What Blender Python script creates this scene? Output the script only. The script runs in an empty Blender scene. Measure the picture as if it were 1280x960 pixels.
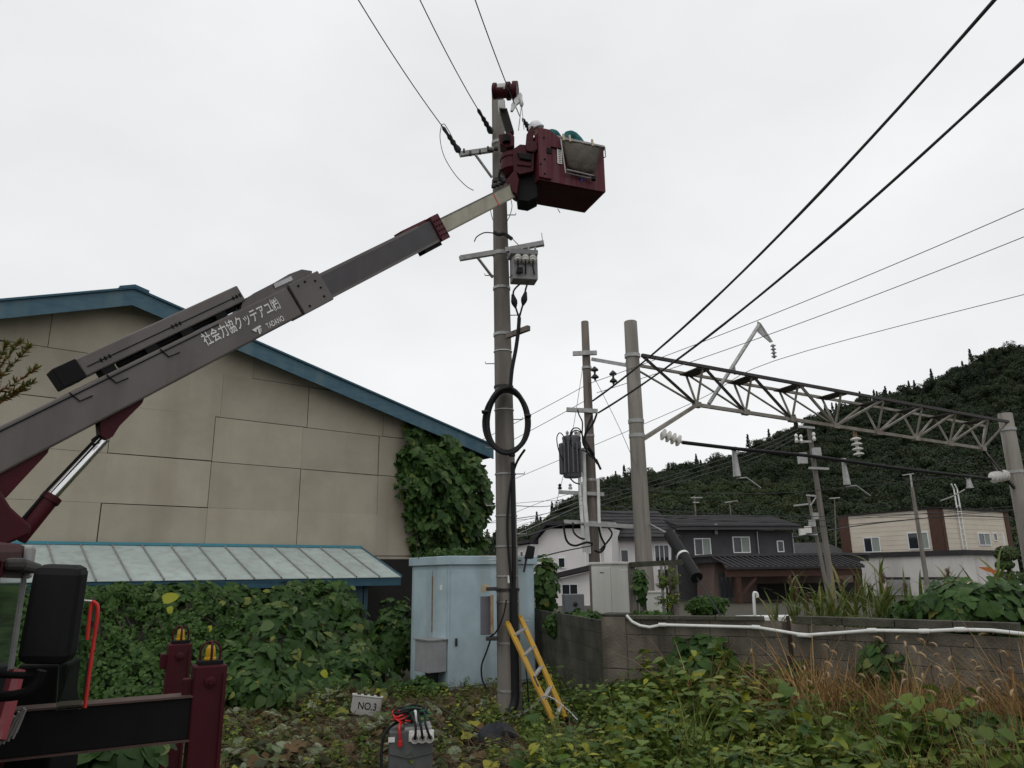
import bpy, bmesh, math, random
import numpy as np
from mathutils import Vector, Matrix, Euler
R = math.radians
random.seed(7); rng = np.random.default_rng(7)
SC = bpy.context.scene
COL = SC.collection
V = Vector

# ------------------------------------------------------------------ camera, sky, sun, exposure
EYE = V((0, 0, 1.9)); FPX = 924.0
PITCH, ROLL = R(14.5), R(0.8)
FW = V((0, math.cos(PITCH), math.sin(PITCH)))
_u = V((0, -math.sin(PITCH), math.cos(PITCH))); _r = V((1, 0, 0))
UP = _u*math.cos(ROLL) + _r*math.sin(ROLL)
RT = _r*math.cos(ROLL) - _u*math.sin(ROLL)
cam = bpy.data.cameras.new('camera'); co = bpy.data.objects.new('camera', cam); COL.objects.link(co)
cam.sensor_width = 36; cam.lens = 36*FPX/1280; cam.clip_end = 3000; cam.clip_start = 0.05
mw = Matrix.Identity(4)
for i in range(3):
    mw[i][0] = RT[i]; mw[i][1] = UP[i]; mw[i][2] = -FW[i]; mw[i][3] = EYE[i]
co.matrix_world = mw
SC.camera = co
SC.view_settings.view_transform = 'Standard'; SC.view_settings.look = 'None'
SC.view_settings.exposure = 0.0; SC.view_settings.gamma = 1.0; SC.view_settings.use_curve_mapping = False

SUN_EL, SUN_AZ = R(58), R(200)
w = bpy.data.worlds.new('World'); SC.world = w; w.use_nodes = True
nt = w.node_tree; nt.nodes.clear()
o_ = nt.nodes.new('ShaderNodeOutputWorld'); bg = nt.nodes.new('ShaderNodeBackground'); bg.inputs['Strength'].default_value = 0.1
sky = nt.nodes.new('ShaderNodeTexSky'); sky.sky_type = 'NISHITA'; sky.sun_disc = False
sky.sun_elevation = SUN_EL; sky.sun_rotation = SUN_AZ; sky.dust_density = 3
tc = nt.nodes.new('ShaderNodeTexCoord')
mp = nt.nodes.new('ShaderNodeMapping'); mp.inputs['Scale'].default_value = (1.0, 1.0, 2.2)
nz = nt.nodes.new('ShaderNodeTexNoise'); nz.inputs['Scale'].default_value = 1.35; nz.inputs['Detail'].default_value = 5; nz.inputs['Roughness'].default_value = 0.5
rp = nt.nodes.new('ShaderNodeValToRGB')
rp.color_ramp.elements[0].position = 0.28; rp.color_ramp.elements[0].color = (7.3, 7.5, 7.7, 1)
rp.color_ramp.elements[1].position = 0.72; rp.color_ramp.elements[1].color = (9.8, 9.82, 9.85, 1)
mx = nt.nodes.new('ShaderNodeMix'); mx.data_type = 'RGBA'; mx.inputs[0].default_value = 0.965     # cloud cover over the clear sky
nt.links.new(tc.outputs['Generated'], mp.inputs['Vector']); nt.links.new(mp.outputs['Vector'], nz.inputs['Vector'])
nt.links.new(nz.outputs['Fac'], rp.inputs['Fac'])
nt.links.new(sky.outputs['Color'], mx.inputs[6]); nt.links.new(rp.outputs['Color'], mx.inputs[7])
nt.links.new(mx.outputs[2], bg.inputs['Color']); nt.links.new(bg.outputs['Background'], o_.inputs['Surface'])
sl = bpy.data.lights.new('sun', 'SUN'); sl.energy = 0.55; sl.angle = R(30); sl.color = (1, 0.97, 0.93)
so = bpy.data.objects.new('sun', sl); COL.objects.link(so)
sd = V((math.sin(SUN_AZ)*math.cos(SUN_EL), math.cos(SUN_AZ)*math.cos(SUN_EL), math.sin(SUN_EL)))
so.rotation_euler = (-sd).to_track_quat('-Z', 'Y').to_euler()

# ------------------------------------------------------------------ helpers
def ray(px, py): return FW*FPX + RT*(px-640) + UP*(480-py)
def at(px, py, Y):
    d = ray(px, py); return EYE + d*(Y/d.y)
def atz(px, py, z=0.0):
    d = ray(px, py); return EYE + d*((z-EYE.z)/d.z)
def onplane(px, py, o, n):
    d = ray(px, py); return EYE + d*((o-EYE).dot(n)/d.dot(n))
def proj(p):
    q = V(p)-EYE; D = q.dot(FW); return (640+FPX*q.dot(RT)/D, 480-FPX*q.dot(UP)/D)

def mat(name, c1, c2=None, rough=0.6, metal=0.0, scale=4.0, stretch=(1, 1, 1), bump=0.0, bscale=60.0, spec=0.4, streak=None, streak_c=None, lo=0.35, hi=0.7, coat=0.0, objvar=0.0):
    m = bpy.data.materials.new(name); m.use_nodes = True
    t = m.node_tree; b = t.nodes['Principled BSDF']
    b.inputs['Roughness'].default_value = rough; b.inputs['Metallic'].default_value = metal
    b.inputs['Specular IOR Level'].default_value = spec
    if coat: b.inputs['Coat Weight'].default_value = coat
    c2 = c2 or tuple(x*0.8 for x in c1)
    tc = t.nodes.new('ShaderNodeTexCoord'); mp = t.nodes.new('ShaderNodeMapping'); mp.inputs['Scale'].default_value = stretch
    n = t.nodes.new('ShaderNodeTexNoise'); n.inputs['Scale'].default_value = scale; n.inputs['Detail'].default_value = 8; n.inputs['Roughness'].default_value = 0.62
    r = t.nodes.new('ShaderNodeValToRGB'); r.color_ramp.elements[0].position = lo; r.color_ramp.elements[1].position = hi
    r.color_ramp.elements[0].color = (*c1, 1); r.color_ramp.elements[1].color = (*c2, 1)
    L = t.links.new
    L(tc.outputs['Object'], mp.inputs['Vector']); L(mp.outputs['Vector'], n.inputs['Vector']); L(n.outputs['Fac'], r.inputs['Fac'])
    col = r.outputs['Color']
    if streak:
        mp2 = t.nodes.new('ShaderNodeMapping'); mp2.inputs['Scale'].default_value = (streak, streak, streak*0.06)
        n2 = t.nodes.new('ShaderNodeTexNoise'); n2.inputs['Scale'].default_value = 1; n2.inputs['Detail'].default_value = 6
        r2 = t.nodes.new('ShaderNodeValToRGB'); r2.color_ramp.elements[0].position = 0.46; r2.color_ramp.elements[1].position = 0.7
        r2.color_ramp.elements[0].color = (0, 0, 0, 1); r2.color_ramp.elements[1].color = (0.75, 0.75, 0.75, 1)
        mx = t.nodes.new('ShaderNodeMix'); mx.data_type = 'RGBA'; mx.inputs[7].default_value = (*(streak_c or tuple(x*0.5 for x in c1)), 1)
        L(tc.outputs['Object'], mp2.inputs['Vector']); L(mp2.outputs['Vector'], n2.inputs['Vector']); L(n2.outputs['Fac'], r2.inputs['Fac'])
        L(r2.outputs['Color'], mx.inputs[0]); L(col, mx.inputs[6]); col = mx.outputs[2]
    if objvar:
        oi = t.nodes.new('ShaderNodeObjectInfo'); mr_ = t.nodes.new('ShaderNodeMapRange'); mr_.inputs['To Min'].default_value = 1-objvar; mr_.inputs['To Max'].default_value = 1+objvar*0.6
        vm = t.nodes.new('ShaderNodeVectorMath'); vm.operation = 'SCALE'
        L(oi.outputs['Random'], mr_.inputs['Value']); L(col, vm.inputs[0]); L(mr_.outputs['Result'], vm.inputs['Scale']); col = vm.outputs['Vector']
    L(col, b.inputs['Base Color'])
    if bump:
        n3 = t.nodes.new('ShaderNodeTexNoise'); n3.inputs['Scale'].default_value = bscale; n3.inputs['Detail'].default_value = 6
        bp = t.nodes.new('ShaderNodeBump'); bp.inputs['Strength'].default_value = bump; bp.inputs['Distance'].default_value = 0.02
        L(tc.outputs['Object'], n3.inputs['Vector']); L(n3.outputs['Fac'], bp.inputs['Height']); L(bp.outputs['Normal'], b.inputs['Normal'])
    # roughness variation
    mr = t.nodes.new('ShaderNodeMapRange'); mr.inputs['To Min'].default_value = max(0.05, rough-0.12); mr.inputs['To Max'].default_value = min(1, rough+0.12)
    L(n.outputs['Fac'], mr.inputs['Value']); L(mr.outputs['Result'], b.inputs['Roughness'])
    return m

def leafmat(name, cols, trans=0.25, rough=0.5, pos=None):
    """leaf colours picked per leaf by the instance's random number"""
    m = bpy.data.materials.new(name); m.use_nodes = True
    t = m.node_tree; b = t.nodes['Principled BSDF']; out = t.nodes['Material Output']; L = t.links.new
    oi = t.nodes.new('ShaderNodeObjectInfo'); r = t.nodes.new('ShaderNodeValToRGB')
    at_ = t.nodes.new('ShaderNodeAttribute'); at_.attribute_name = 'vary'
    ad = t.nodes.new('ShaderNodeMath'); ad.operation = 'ADD'; fr = t.nodes.new('ShaderNodeMath'); fr.operation = 'FRACT'
    L(oi.outputs['Random'], ad.inputs[0]); L(at_.outputs['Fac'], ad.inputs[1]); L(ad.outputs[0], fr.inputs[0])
    e = r.color_ramp.elements
    while len(e) < len(cols): e.new(0.5)
    for i, c in enumerate(cols):
        e[i].position = pos[i] if pos else i/max(1, len(cols)-1); e[i].color = (*c, 1)
    L(fr.outputs[0], r.inputs['Fac'])
    n = t.nodes.new('ShaderNodeTexNoise'); n.inputs['Scale'].default_value = 6
    tc = t.nodes.new('ShaderNodeTexCoord'); L(tc.outputs['Object'], n.inputs['Vector'])
    mx = t.nodes.new('ShaderNodeMix'); mx.data_type = 'RGBA'; mx.blend_type = 'MULTIPLY'; mx.inputs[0].default_value = 0.5
    L(r.outputs['Color'], mx.inputs[6]); L(n.outputs['Color'], mx.inputs[7])
    ml = t.nodes.new('ShaderNodeMix'); ml.data_type = 'RGBA'; ml.inputs[0].default_value = 0.65
    L(mx.outputs[2], ml.inputs[6]); L(r.outputs['Color'], ml.inputs[7])
    L(ml.outputs[2], b.inputs['Base Color']); b.inputs['Roughness'].default_value = rough; b.inputs['Specular IOR Level'].default_value = 0.2
    tr = t.nodes.new('ShaderNodeBsdfTranslucent'); L(ml.outputs[2], tr.inputs['Color'])
    ms = t.nodes.new('ShaderNodeMixShader'); ms.inputs[0].default_value = trans
    L(b.outputs['BSDF'], ms.inputs[1]); L(tr.outputs['BSDF'], ms.inputs[2]); L(ms.outputs['Shader'], out.inputs['Surface'])
    return m

def glassmat(name, tint=(0.02, 0.025, 0.03)):
    m = bpy.data.materials.new(name); m.use_nodes = True; b = m.node_tree.nodes['Principled BSDF']
    b.inputs['Base Color'].default_value = (*tint, 1); b.inputs['Roughness'].default_value = 0.06; b.inputs['Specular IOR Level'].default_value = 0.6
    return m

def frame_of(d, up=V((0, 0, 1))):
    d = d.normalized()
    s = d.cross(up)
    if s.length < 1e-4: s = d.cross(V((0, 1, 0)))
    s.normalize(); return d, s, s.cross(d)

class MB:
    def __init__(s): s.v = []; s.f = []
    def hexa(s, p):       # p: 4 bottom ccw, 4 top ccw
        b = len(s.v); s.v += [tuple(x) for x in p]
        for q in ((3, 2, 1, 0), (4, 5, 6, 7), (0, 1, 5, 4), (1, 2, 6, 5), (2, 3, 7, 6), (3, 0, 4, 7)): s.f.append(tuple(b+i for i in q))
        return s
    def obox(s, o, a, b_, c):   # corner + three edge vectors
        o, a, b_, c = V(o), V(a), V(b_), V(c)
        if a.cross(b_).dot(c) < 0: a, b_ = b_, a
        return s.hexa([o, o+a, o+a+b_, o+b_, o+c, o+a+c, o+a+b_+c, o+b_+c])
    def cbox(s, c, sz, X=V((1, 0, 0)), Y=V((0, 1, 0)), Z=V((0, 0, 1))):
        c = V(c); a, b_, d = X*sz[0], Y*sz[1], Z*sz[2]
        return s.obox(c-a/2-b_/2-d/2, a, b_, d)
    def beam(s, p0, p1, w, h, up=V((0, 0, 1))):
        p0, p1 = V(p0), V(p1); d, sd_, u = frame_of(p1-p0, up)
        return s.obox(p0-sd_*w/2-u*h/2, p1-p0, sd_*w, u*h)
    def prism(s, pts, ext):
        pts = [V(p) for p in pts]; ext = V(ext); b = len(s.v); n = len(pts)
        nn = V((0, 0, 0))
        for i in range(n): nn += pts[i].cross(pts[(i+1) % n])
        if nn.dot(ext) < 0: pts = pts[::-1]
        s.v += [tuple(p) for p in pts]+[tuple(p+ext) for p in pts]
        s.f.append(tuple(b+i for i in range(n))[::-1]); s.f.append(tuple(b+n+i for i in range(n)))
        for i in range(n): j = (i+1) % n; s.f.append((b+i, b+j, b+n+j, b+n+i))
        return s
    def tube(s, pts, r, n=8, closed=False):
        pts = [V(p) for p in pts]; m = len(pts); rr = r if isinstance(r, (list, tuple)) else [r]*m
        b = len(s.v); prev = None
        for i, p in enumerate(pts):
            t = (pts[(i+1) % m]-pts[i-1]) if closed else (pts[min(i+1, m-1)]-pts[max(i-1, 0)])
            t.normalize()
            if prev is None:
                d, a, c = frame_of(t)
            else:
                a = prev - t*prev.dot(t)
                if a.length < 1e-6: d, a, c = frame_of(t)
                a.normalize()
            c = t.cross(a); prev = a
            for k in range(n):
                th = 2*math.pi*k/n; s.v.append(tuple(p+(a*math.cos(th)+c*math.sin(th))*rr[i]))
        rngs = range(m if closed else m-1)
        for i in rngs:
            j = (i+1) % m
            for k in range(n):
                k2 = (k+1) % n; s.f.append((b+i*n+k, b+i*n+k2, b+j*n+k2, b+j*n+k))
        if not closed:
            s.f.append(tuple(b+k for k in range(n))[::-1]); s.f.append(tuple(b+(m-1)*n+k for k in range(n)))
        return s
    def lathe(s, prof, base, axis=V((0, 0, 1)), n=16):   # prof [(r, t)]
        base = V(base); d, a, c = frame_of(V(axis)); b = len(s.v)
        for r, t in prof:
            for k in range(n):
                th = 2*math.pi*k/n; s.v.append(tuple(base+d*t+(a*math.cos(th)+c*math.sin(th))*max(r, 1e-4)))
        for i in range(len(prof)-1):
            for k in range(n):
                k2 = (k+1) % n; s.f.append((b+i*n+k, b+i*n+k2, b+(i+1)*n+k2, b+(i+1)*n+k))
        s.f.append(tuple(b+k for k in range(n))[::-1]); s.f.append(tuple(b+(len(prof)-1)*n+k for k in range(n)))
        return s
    def quad(s, *p):
        b = len(s.v); s.v += [tuple(x) for x in p]; s.f.append(tuple(range(b, b+len(p)))); return s
    def build(s, name, m, parent=None, origin=None, smooth=False, bevel=0.0, label=None):
        if parent is not None:
            rt = parent
            while rt.parent: rt = rt.parent
            org = V(rt.location) if rt.get('_abs', True) else V((0, 0, 0))
        else:
            vs = np.array(s.v); org = V(origin) if origin is not None else V(((vs[:, 0].min()+vs[:, 0].max())/2, (vs[:, 1].min()+vs[:, 1].max())/2, vs[:, 2].min()))
        me = bpy.data.meshes.new(name); me.from_pydata([(x-org.x, y-org.y, z-org.z) for x, y, z in s.v], [], s.f); me.update()
        me.materials.append(m)
        if smooth:
            me.polygons.foreach_set('use_smooth', [True]*len(me.polygons)); me.set_sharp_from_angle(angle=R(40))
        o = bpy.data.objects.new(name, me); COL.objects.link(o)
        if parent is not None: o.parent = parent
        else: o.location = org
        if bevel:
            bm_ = o.modifiers.new('bevel', 'BEVEL'); bm_.width = bevel; bm_.segments = 2; bm_.limit_method = 'ANGLE'; bm_.angle_limit = R(40)
        if label: o['label'] = label
        return o

def tag(o, label=None, cat=None, group=None, kind=None):
    if label: o['label'] = label
    if cat: o['category'] = cat
    if group: o['group'] = group
    if kind: o['kind'] = kind
    return o
def thing(name, label, cat, loc=(0, 0, 0), group=None):
    o = bpy.data.objects.new(name, None); COL.objects.link(o); o.location = loc; o.empty_display_size = 0.2
    return tag(o, label, cat, group)
def meshobj(name, v, f, m, smooth=False):
    me = bpy.data.meshes.new(name); me.from_pydata(v, [], f); me.materials.append(m)
    if smooth: me.polygons.foreach_set('use_smooth', [True]*len(me.polygons))
    return bpy.data.objects.new(name, me)

def scatter(name, pts, rots, scls, variants, idx=None, parent=None):
    """one 'stuff' object: leaves or tufts set on points"""
    n = len(pts); me = bpy.data.meshes.new(name)
    org = V((0, 0, 0))
    if parent is not None:
        rt = parent
        while rt.parent: rt = rt.parent
        org = rt.location
    P_ = np.asarray(pts, dtype=np.float32) - np.array(org, dtype=np.float32)
    me.vertices.add(n); me.vertices.foreach_set('co', P_.ravel())
    a = me.attributes.new('rot', 'FLOAT_VECTOR', 'POINT'); a.data.foreach_set('vector', np.asarray(rots, dtype=np.float32).ravel())
    a = me.attributes.new('scl', 'FLOAT', 'POINT'); a.data.foreach_set('value', np.asarray(scls, dtype=np.float32))
    if idx is None: idx = rng.integers(0, len(variants), n)
    a = me.attributes.new('idx', 'INT', 'POINT'); a.data.foreach_set('value', np.asarray(idx, dtype=np.int32))
    o = bpy.data.objects.new(name, me); COL.objects.link(o); o['kind'] = 'stuff'
    if parent is not None: o.parent = parent
    g = bpy.data.node_groups.new(name+'_scatter', 'GeometryNodeTree')
    g.interface.new_socket('Geometry', in_out='INPUT', socket_type='NodeSocketGeometry'); g.interface.new_socket('Geometry', in_out='OUTPUT', socket_type='NodeSocketGeometry')
    N = g.nodes.new; gi = N('NodeGroupInput'); go = N('NodeGroupOutput'); ip = N('GeometryNodeInstanceOnPoints'); jn = N('GeometryNodeJoinGeometry')
    def attr(nm, ty):
        x = N('GeometryNodeInputNamedAttribute'); x.data_type = ty; x.inputs['Name'].default_value = nm; return x.outputs['Attribute']
    for k in range(len(variants))[::-1]:
        oi = N('GeometryNodeObjectInfo'); oi.inputs['Object'].default_value = variants[k]; oi.inputs['As Instance'].default_value = True
        g.links.new(oi.outputs['Geometry'], jn.inputs[0])
    er = N('FunctionNodeEulerToRotation')
    ip.inputs['Pick Instance'].default_value = True
    gi2 = N('GeometryNodeGeometryToInstance')
    # a list of instances, one per variant
    g.nodes.remove(gi2)
    g.links.new(gi.outputs[0], ip.inputs['Points']); g.links.new(jn.outputs[0], ip.inputs['Instance'])
    g.links.new(attr('idx', 'INT'), ip.inputs['Instance Index'])
    g.links.new(attr('rot', 'FLOAT_VECTOR'), er.inputs[0]); g.links.new(er.outputs[0], ip.inputs['Rotation'])
    g.links.new(attr('scl', 'FLOAT'), ip.inputs['Scale']); g.links.new(ip.outputs['Instances'], go.inputs[0])
    md = o.modifiers.new('scatter', 'NODES'); md.node_group = g
    return o

def euler_from(nrm, spin):
    """leaf turned so its face looks along nrm and its tip hangs down the slope, then spun"""
    n = V(nrm).normalized()
    t = V((0, 0, -1)); t = t - n*t.dot(n)
    if t.length < 1e-3: t = V((1, 0, 0))
    t.normalize(); q = Matrix.Rotation(spin, 3, n); t = q @ t
    x = t.cross(n)
    M = Matrix((x, t, n)).transposed()
    return M.to_euler()

def text_part(body, name, size, m, parent, o, X, Y, align='LEFT', shear=0.0, width=None):
    c = bpy.data.curves.new('text', 'FONT'); c.body = body; c.size = size; c.align_x = align; c.shear = shear; c.offset = size*0.012
    t = bpy.data.objects.new('text', c); COL.objects.link(t); bpy.context.view_layer.update()
    me = bpy.data.meshes.new_from_object(t.evaluated_get(bpy.context.evaluated_depsgraph_get()))
    bpy.data.objects.remove(t)
    vs = np.array([tuple(v.co) for v in me.vertices])
    k = 1.0 if not width else width/(vs[:, 0].max()-vs[:, 0].min())
    rt = parent
    while rt.parent: rt = rt.parent
    for v in me.vertices:
        v.co = V(o) + X*(v.co.x*k) + Y*v.co.y - V(rt.location)
    me.materials.clear(); me.materials.append(m); me.name = name
    ob = bpy.data.objects.new(name, me); COL.objects.link(ob); ob.parent = parent
    return ob

def sagline(p0, p1, sag, n=14):
    p0, p1 = V(p0), V(p1); out = []
    for i in range(n+1):
        t = i/n; p = p0.lerp(p1, t); p.z -= sag*4*t*(1-t); out.append(p)
    return out
# ------------------------------------------------------------------ materials
M = {}
M['soil'] = mat('soil', (0.055, 0.042, 0.028), (0.03, 0.035, 0.018), 0.95, scale=1.3, bump=0.6, bscale=14)
M['hillsoil'] = mat('hill_soil', (0.02, 0.026, 0.014), (0.03, 0.035, 0.018), 0.95, scale=0.05)
M['panel'] = mat('cement_panel', (0.40, 0.36, 0.285), (0.34, 0.302, 0.236), 0.9, scale=0.9, bump=0.15, bscale=25, streak=1.1, streak_c=(0.285, 0.245, 0.185), objvar=0.06, lo=.38, hi=.66)
M['joint'] = mat('panel_joint', (0.13, 0.11, 0.085), (0.06, 0.05, 0.04), 0.95)
M['bluetrim'] = mat('blue_trim', (0.03, 0.09, 0.135), (0.065, 0.135, 0.17), 0.55, scale=3, stretch=(1, 1, 4), streak=3, streak_c=(0.09, 0.15, 0.17))
M['darkblue'] = mat('dark_blue_boards', (0.02, 0.07, 0.11), (0.03, 0.1, 0.14), 0.6)
M['sheet'] = mat('white_roof_sheet', (0.43, 0.5, 0.475), (0.33, 0.39, 0.37), 0.45, objvar=0.08, scale=1.2, streak=5, streak_c=(0.3, 0.32, 0.31))
M['block'] = mat('concrete_block', (0.19, 0.168, 0.135), (0.075, 0.066, 0.052), 0.95, objvar=0.16, scale=2.2, bump=0.7, bscale=45, streak=3.0, streak_c=(0.05, 0.044, 0.034))
M['mossblock'] = mat('mossy_block', (0.09, 0.083, 0.066), (0.03, 0.034, 0.02), 0.95, objvar=0.2, scale=2.5, bump=0.7, bscale=40)
M['mortar'] = mat('mortar', (0.075, 0.07, 0.06), (0.04, 0.037, 0.032), 0.98, bump=0.5)
M['pvc'] = mat('white_pvc', (0.75, 0.76, 0.74), (0.6, 0.61, 0.58), 0.4, scale=6)
M['concrete'] = mat('pole_concrete', (0.215, 0.198, 0.175), (0.145, 0.132, 0.117), 0.9, scale=1.6, stretch=(3, 3, 0.5), bump=0.25, bscale=70, streak=8, streak_c=(0.095, 0.082, 0.07))
M['gantrycon'] = mat('gantry_concrete', (0.28, 0.258, 0.228), (0.2, 0.183, 0.16), 0.9, scale=1.2, stretch=(3, 3, 0.5), bump=0.25, bscale=70, streak=7, streak_c=(0.13, 0.115, 0.1))
M['browncon'] = mat('brown_pole_concrete', (0.15, 0.125, 0.11), (0.21, 0.18, 0.16), 0.9, scale=0.9, streak=8)
M['truss'] = mat('weathered_truss_steel', (0.26, 0.245, 0.215), (0.16, 0.138, 0.11), 0.65, 0.2, scale=2.5, lo=.4, hi=.62)
M['galv'] = mat('galvanised_steel', (0.4, 0.4, 0.39), (0.27, 0.27, 0.265), 0.5, 0.55, scale=8)
M['darksteel'] = mat('dark_steel', (0.03, 0.03, 0.032), (0.055, 0.045, 0.04), 0.55, 0.3, scale=6)
M['rubber'] = mat('black_rubber', (0.007, 0.007, 0.008), (0.012, 0.012, 0.013), 0.6, scale=20, spec=0.25)
M['wire'] = mat('wire_black', (0.02, 0.02, 0.022), (0.03, 0.03, 0.03), 0.6)
M['wiregrey'] = mat('wire_grey', (0.12, 0.12, 0.125), (0.16, 0.16, 0.16), 0.55, 0.3)
M['porcelain'] = mat('porcelain', (0.7, 0.69, 0.65), (0.55, 0.53, 0.49), 0.25, scale=9)
M['rust'] = mat('rusty_steel', (0.2, 0.09, 0.035), (0.38, 0.3, 0.2), 0.85, scale=9)
M['housewhite'] = mat('pinkish_white_render', (0.7, 0.67, 0.66), (0.61, 0.585, 0.575), 0.9, scale=0.6)
M['housedark'] = mat('charcoal_siding', (0.065, 0.061, 0.065), (0.052, 0.049, 0.052), 0.8, scale=1)
M['housebeige'] = mat('beige_siding', (0.6, 0.54, 0.45), (0.53, 0.475, 0.395), 0.85, scale=0.8)
M['houselow'] = mat('pale_render', (0.62, 0.6, 0.575), (0.54, 0.52, 0.5), 0.9, scale=0.5, streak=0.8, streak_c=(0.33, 0.32, 0.3))
M['brownband'] = mat('brown_cladding', (0.075, 0.035, 0.022), (0.06, 0.028, 0.018), 0.8)
M['tile'] = mat('dark_roof_tile', (0.042, 0.039, 0.042), (0.03, 0.028, 0.03), 0.75, spec=0.2, scale=2)
M['pinkbrown'] = mat('pink_brown_render', (0.15, 0.105, 0.09), (0.12, 0.085, 0.073), 0.9, scale=0.8)
M['redwood'] = mat('red_brown_timber', (0.06, 0.024, 0.014), (0.045, 0.018, 0.011), 0.7, scale=4)
M['winwhite'] = mat('white_window_frame', (0.75, 0.76, 0.77), (0.68, 0.69, 0.7), 0.5)
M['glass'] = glassmat('window_glass')
M['curtain'] = mat('curtain', (0.28, 0.31, 0.28), (0.2, 0.23, 0.2), 0.9, scale=3, stretch=(8, 8, 0.3))
M['shutter'] = mat('grey_shutter', (0.34, 0.34, 0.335), (0.3, 0.3, 0.295), 0.6)
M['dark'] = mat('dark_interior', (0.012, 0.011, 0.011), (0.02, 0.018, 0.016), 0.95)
Z = V((0, 0, 1))

# ------------------------------------------------------------------ ground and hill
def gz(x, y): return 0.05*math.sin(x*1.1+0.4)*math.sin(y*0.9) + 0.035*math.sin(x*2.7+y*1.9)
xs = np.concatenate([np.linspace(-900, -16, 12), np.linspace(-14, 16, 76), np.linspace(18, 900, 12)])
ys = np.concatenate([np.linspace(-300, 2, 6), np.linspace(3, 24, 56), np.linspace(27, 1100, 14)])
v, f = [], []
for y in ys:
    for x in xs:
        near = max(0, 1-abs(x)/16)*max(0, 1-abs(y-12)/12)
        v.append((x, y, gz(x, y)*min(1, near*3) if near > 0 else 0.0))
nx = len(xs)
for j in range(len(ys)-1):
    for i in range(nx-1): f.append((j*nx+i, j*nx+i+1, (j+1)*nx+i+1, (j+1)*nx+i))
g = meshobj('ground', v, f, M['soil'], True); COL.objects.link(g); g['kind'] = 'structure'; g['label'] = 'bare brown soil under the weeds'

RIDGE = [(560, 706), (640, 690), (700, 648), (735, 622), (775, 608), (830, 603), (880, 598), (930, 580), (975, 562), (1010, 540), (1060, 520), (1100, 507), (1150, 500), (1200, 478), (1225, 462), (1250, 450), (1280, 446)]
YR = 220.0
rx = [at(a, b, YR).x for a, b in RIDGE]; rz = [at(a, b, YR).z for a, b in RIDGE]
rx = [-260, -90] + rx + [rx[-1]+60, rx[-1]+150, rx[-1]+320]; rz = [4, 6] + rz + [rz[-1]+10, rz[-1]+22, rz[-1]+26]
def hz(x, y):
    r = float(np.interp(x, rx, rz)); t = min(1, max(0, (y-92)/(YR-92))); s = t**1.15
    b = 2.5*math.sin(x*0.07+1)*math.sin(y*0.06)*t*(1-t)*4
    if y > YR: s = 1-0.25*((y-YR)/200)
    return r*s+b-0.3
v, f = [], []
hx = np.linspace(-260, 480, 110); hy = np.concatenate([np.linspace(90, 220, 40), np.linspace(226, 420, 12)])
for y in hy:
    for x in hx: v.append((x, y, hz(x, y)))
for j in range(len(hy)-1):
    for i in range(len(hx)-1): a = j*len(hx)+i; f.append((a, a+1, a+len(hx)+1, a+len(hx)))
h = meshobj('hill', v, f, M['hillsoil'], True); COL.objects.link(h); h['kind'] = 'structure'; h['label'] = 'wooded hillside rising behind the houses'

# ---- forest on the hill
def leafquads(fn, n, sz, seed):
    r = random.Random(seed); vv, ff = [], []
    for _ in range(n):
        p, nr = fn(r); nr = (V(nr)+V((r.uniform(-.6, .6), r.uniform(-.6, .6), r.uniform(-.3, .7)))).normalized()
        d, a, c = frame_of(nr); s_ = sz*r.uniform(0.6, 1.3); th = r.uniform(0, 6.28)
        A = (a*math.cos(th)+c*math.sin(th))*s_; B = (c*math.cos(th)-a*math.sin(th))*s_*0.7
        b = len(vv); vv += [tuple(p-A), tuple(p+B*0.8-A*0.1), tuple(p+A), tuple(p-B)]; ff.append((b, b+1, b+2, b+3))
    return vv, ff
def addvary(o, seed=1):
    """a random number for every leaf face of a crown"""
    me = o.data; a = me.attributes.new('vary', 'FLOAT', 'FACE'); r = np.random.default_rng(seed)
    a.data.foreach_set('value', (r.random(len(me.polygons))*0.25).astype(np.float32))
M['broad'] = leafmat('hill_broadleaf', [(0.017, 0.032, 0.014), (0.026, 0.043, 0.018), (0.036, 0.05, 0.021), (0.021, 0.036, 0.018), (0.042, 0.046, 0.02)], 0.1, 0.7)
M['conif'] = leafmat('hill_conifer', [(0.01, 0.02, 0.011), (0.016, 0.028, 0.014), (0.022, 0.034, 0.018)], 0.05, 0.7)
M['broad2'] = leafmat('hill_light_broadleaf', [(0.03, 0.052, 0.018), (0.042, 0.064, 0.022), (0.05, 0.068, 0.026), (0.056, 0.062, 0.026)], 0.1, 0.7)
def crown_fn(lobes):
    def fn(r):
        c, rad = r.choice(lobes); d = V((r.gauss(0, 1), r.gauss(0, 1), r.gauss(0.25, 1))).normalized()
        return V(c)+V((d.x*rad, d.y*rad, d.z*rad*0.8))*r.uniform(0.72, 1.05), d
    return fn
trees = []
for k in range(5):
    r = random.Random(40+k)
    lobes = [(V((r.uniform(-1.7, 1.7), r.uniform(-1.7, 1.7), r.uniform(1.8, 4.6))), r.uniform(1.0, 1.9)) for _ in range(7)]
    vv, ff = leafquads(crown_fn(lobes), 1500, 0.22, k); o = meshobj('hill_tree', vv, ff, M['broad']); addvary(o, k); trees.append(o)
lights = []
for k in range(3):
    r = random.Random(140+k)
    lobes = [(V((r.uniform(-1.5, 1.5), r.uniform(-1.5, 1.5), r.uniform(1.2, 3.2))), r.uniform(.8, 1.5)) for _ in range(7)]
    vv, ff = leafquads(crown_fn(lobes), 1300, 0.2, 30+k); o = meshobj('hill_tree', vv, ff, M['broad2']); addvary(o, 30+k); lights.append(o)
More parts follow.
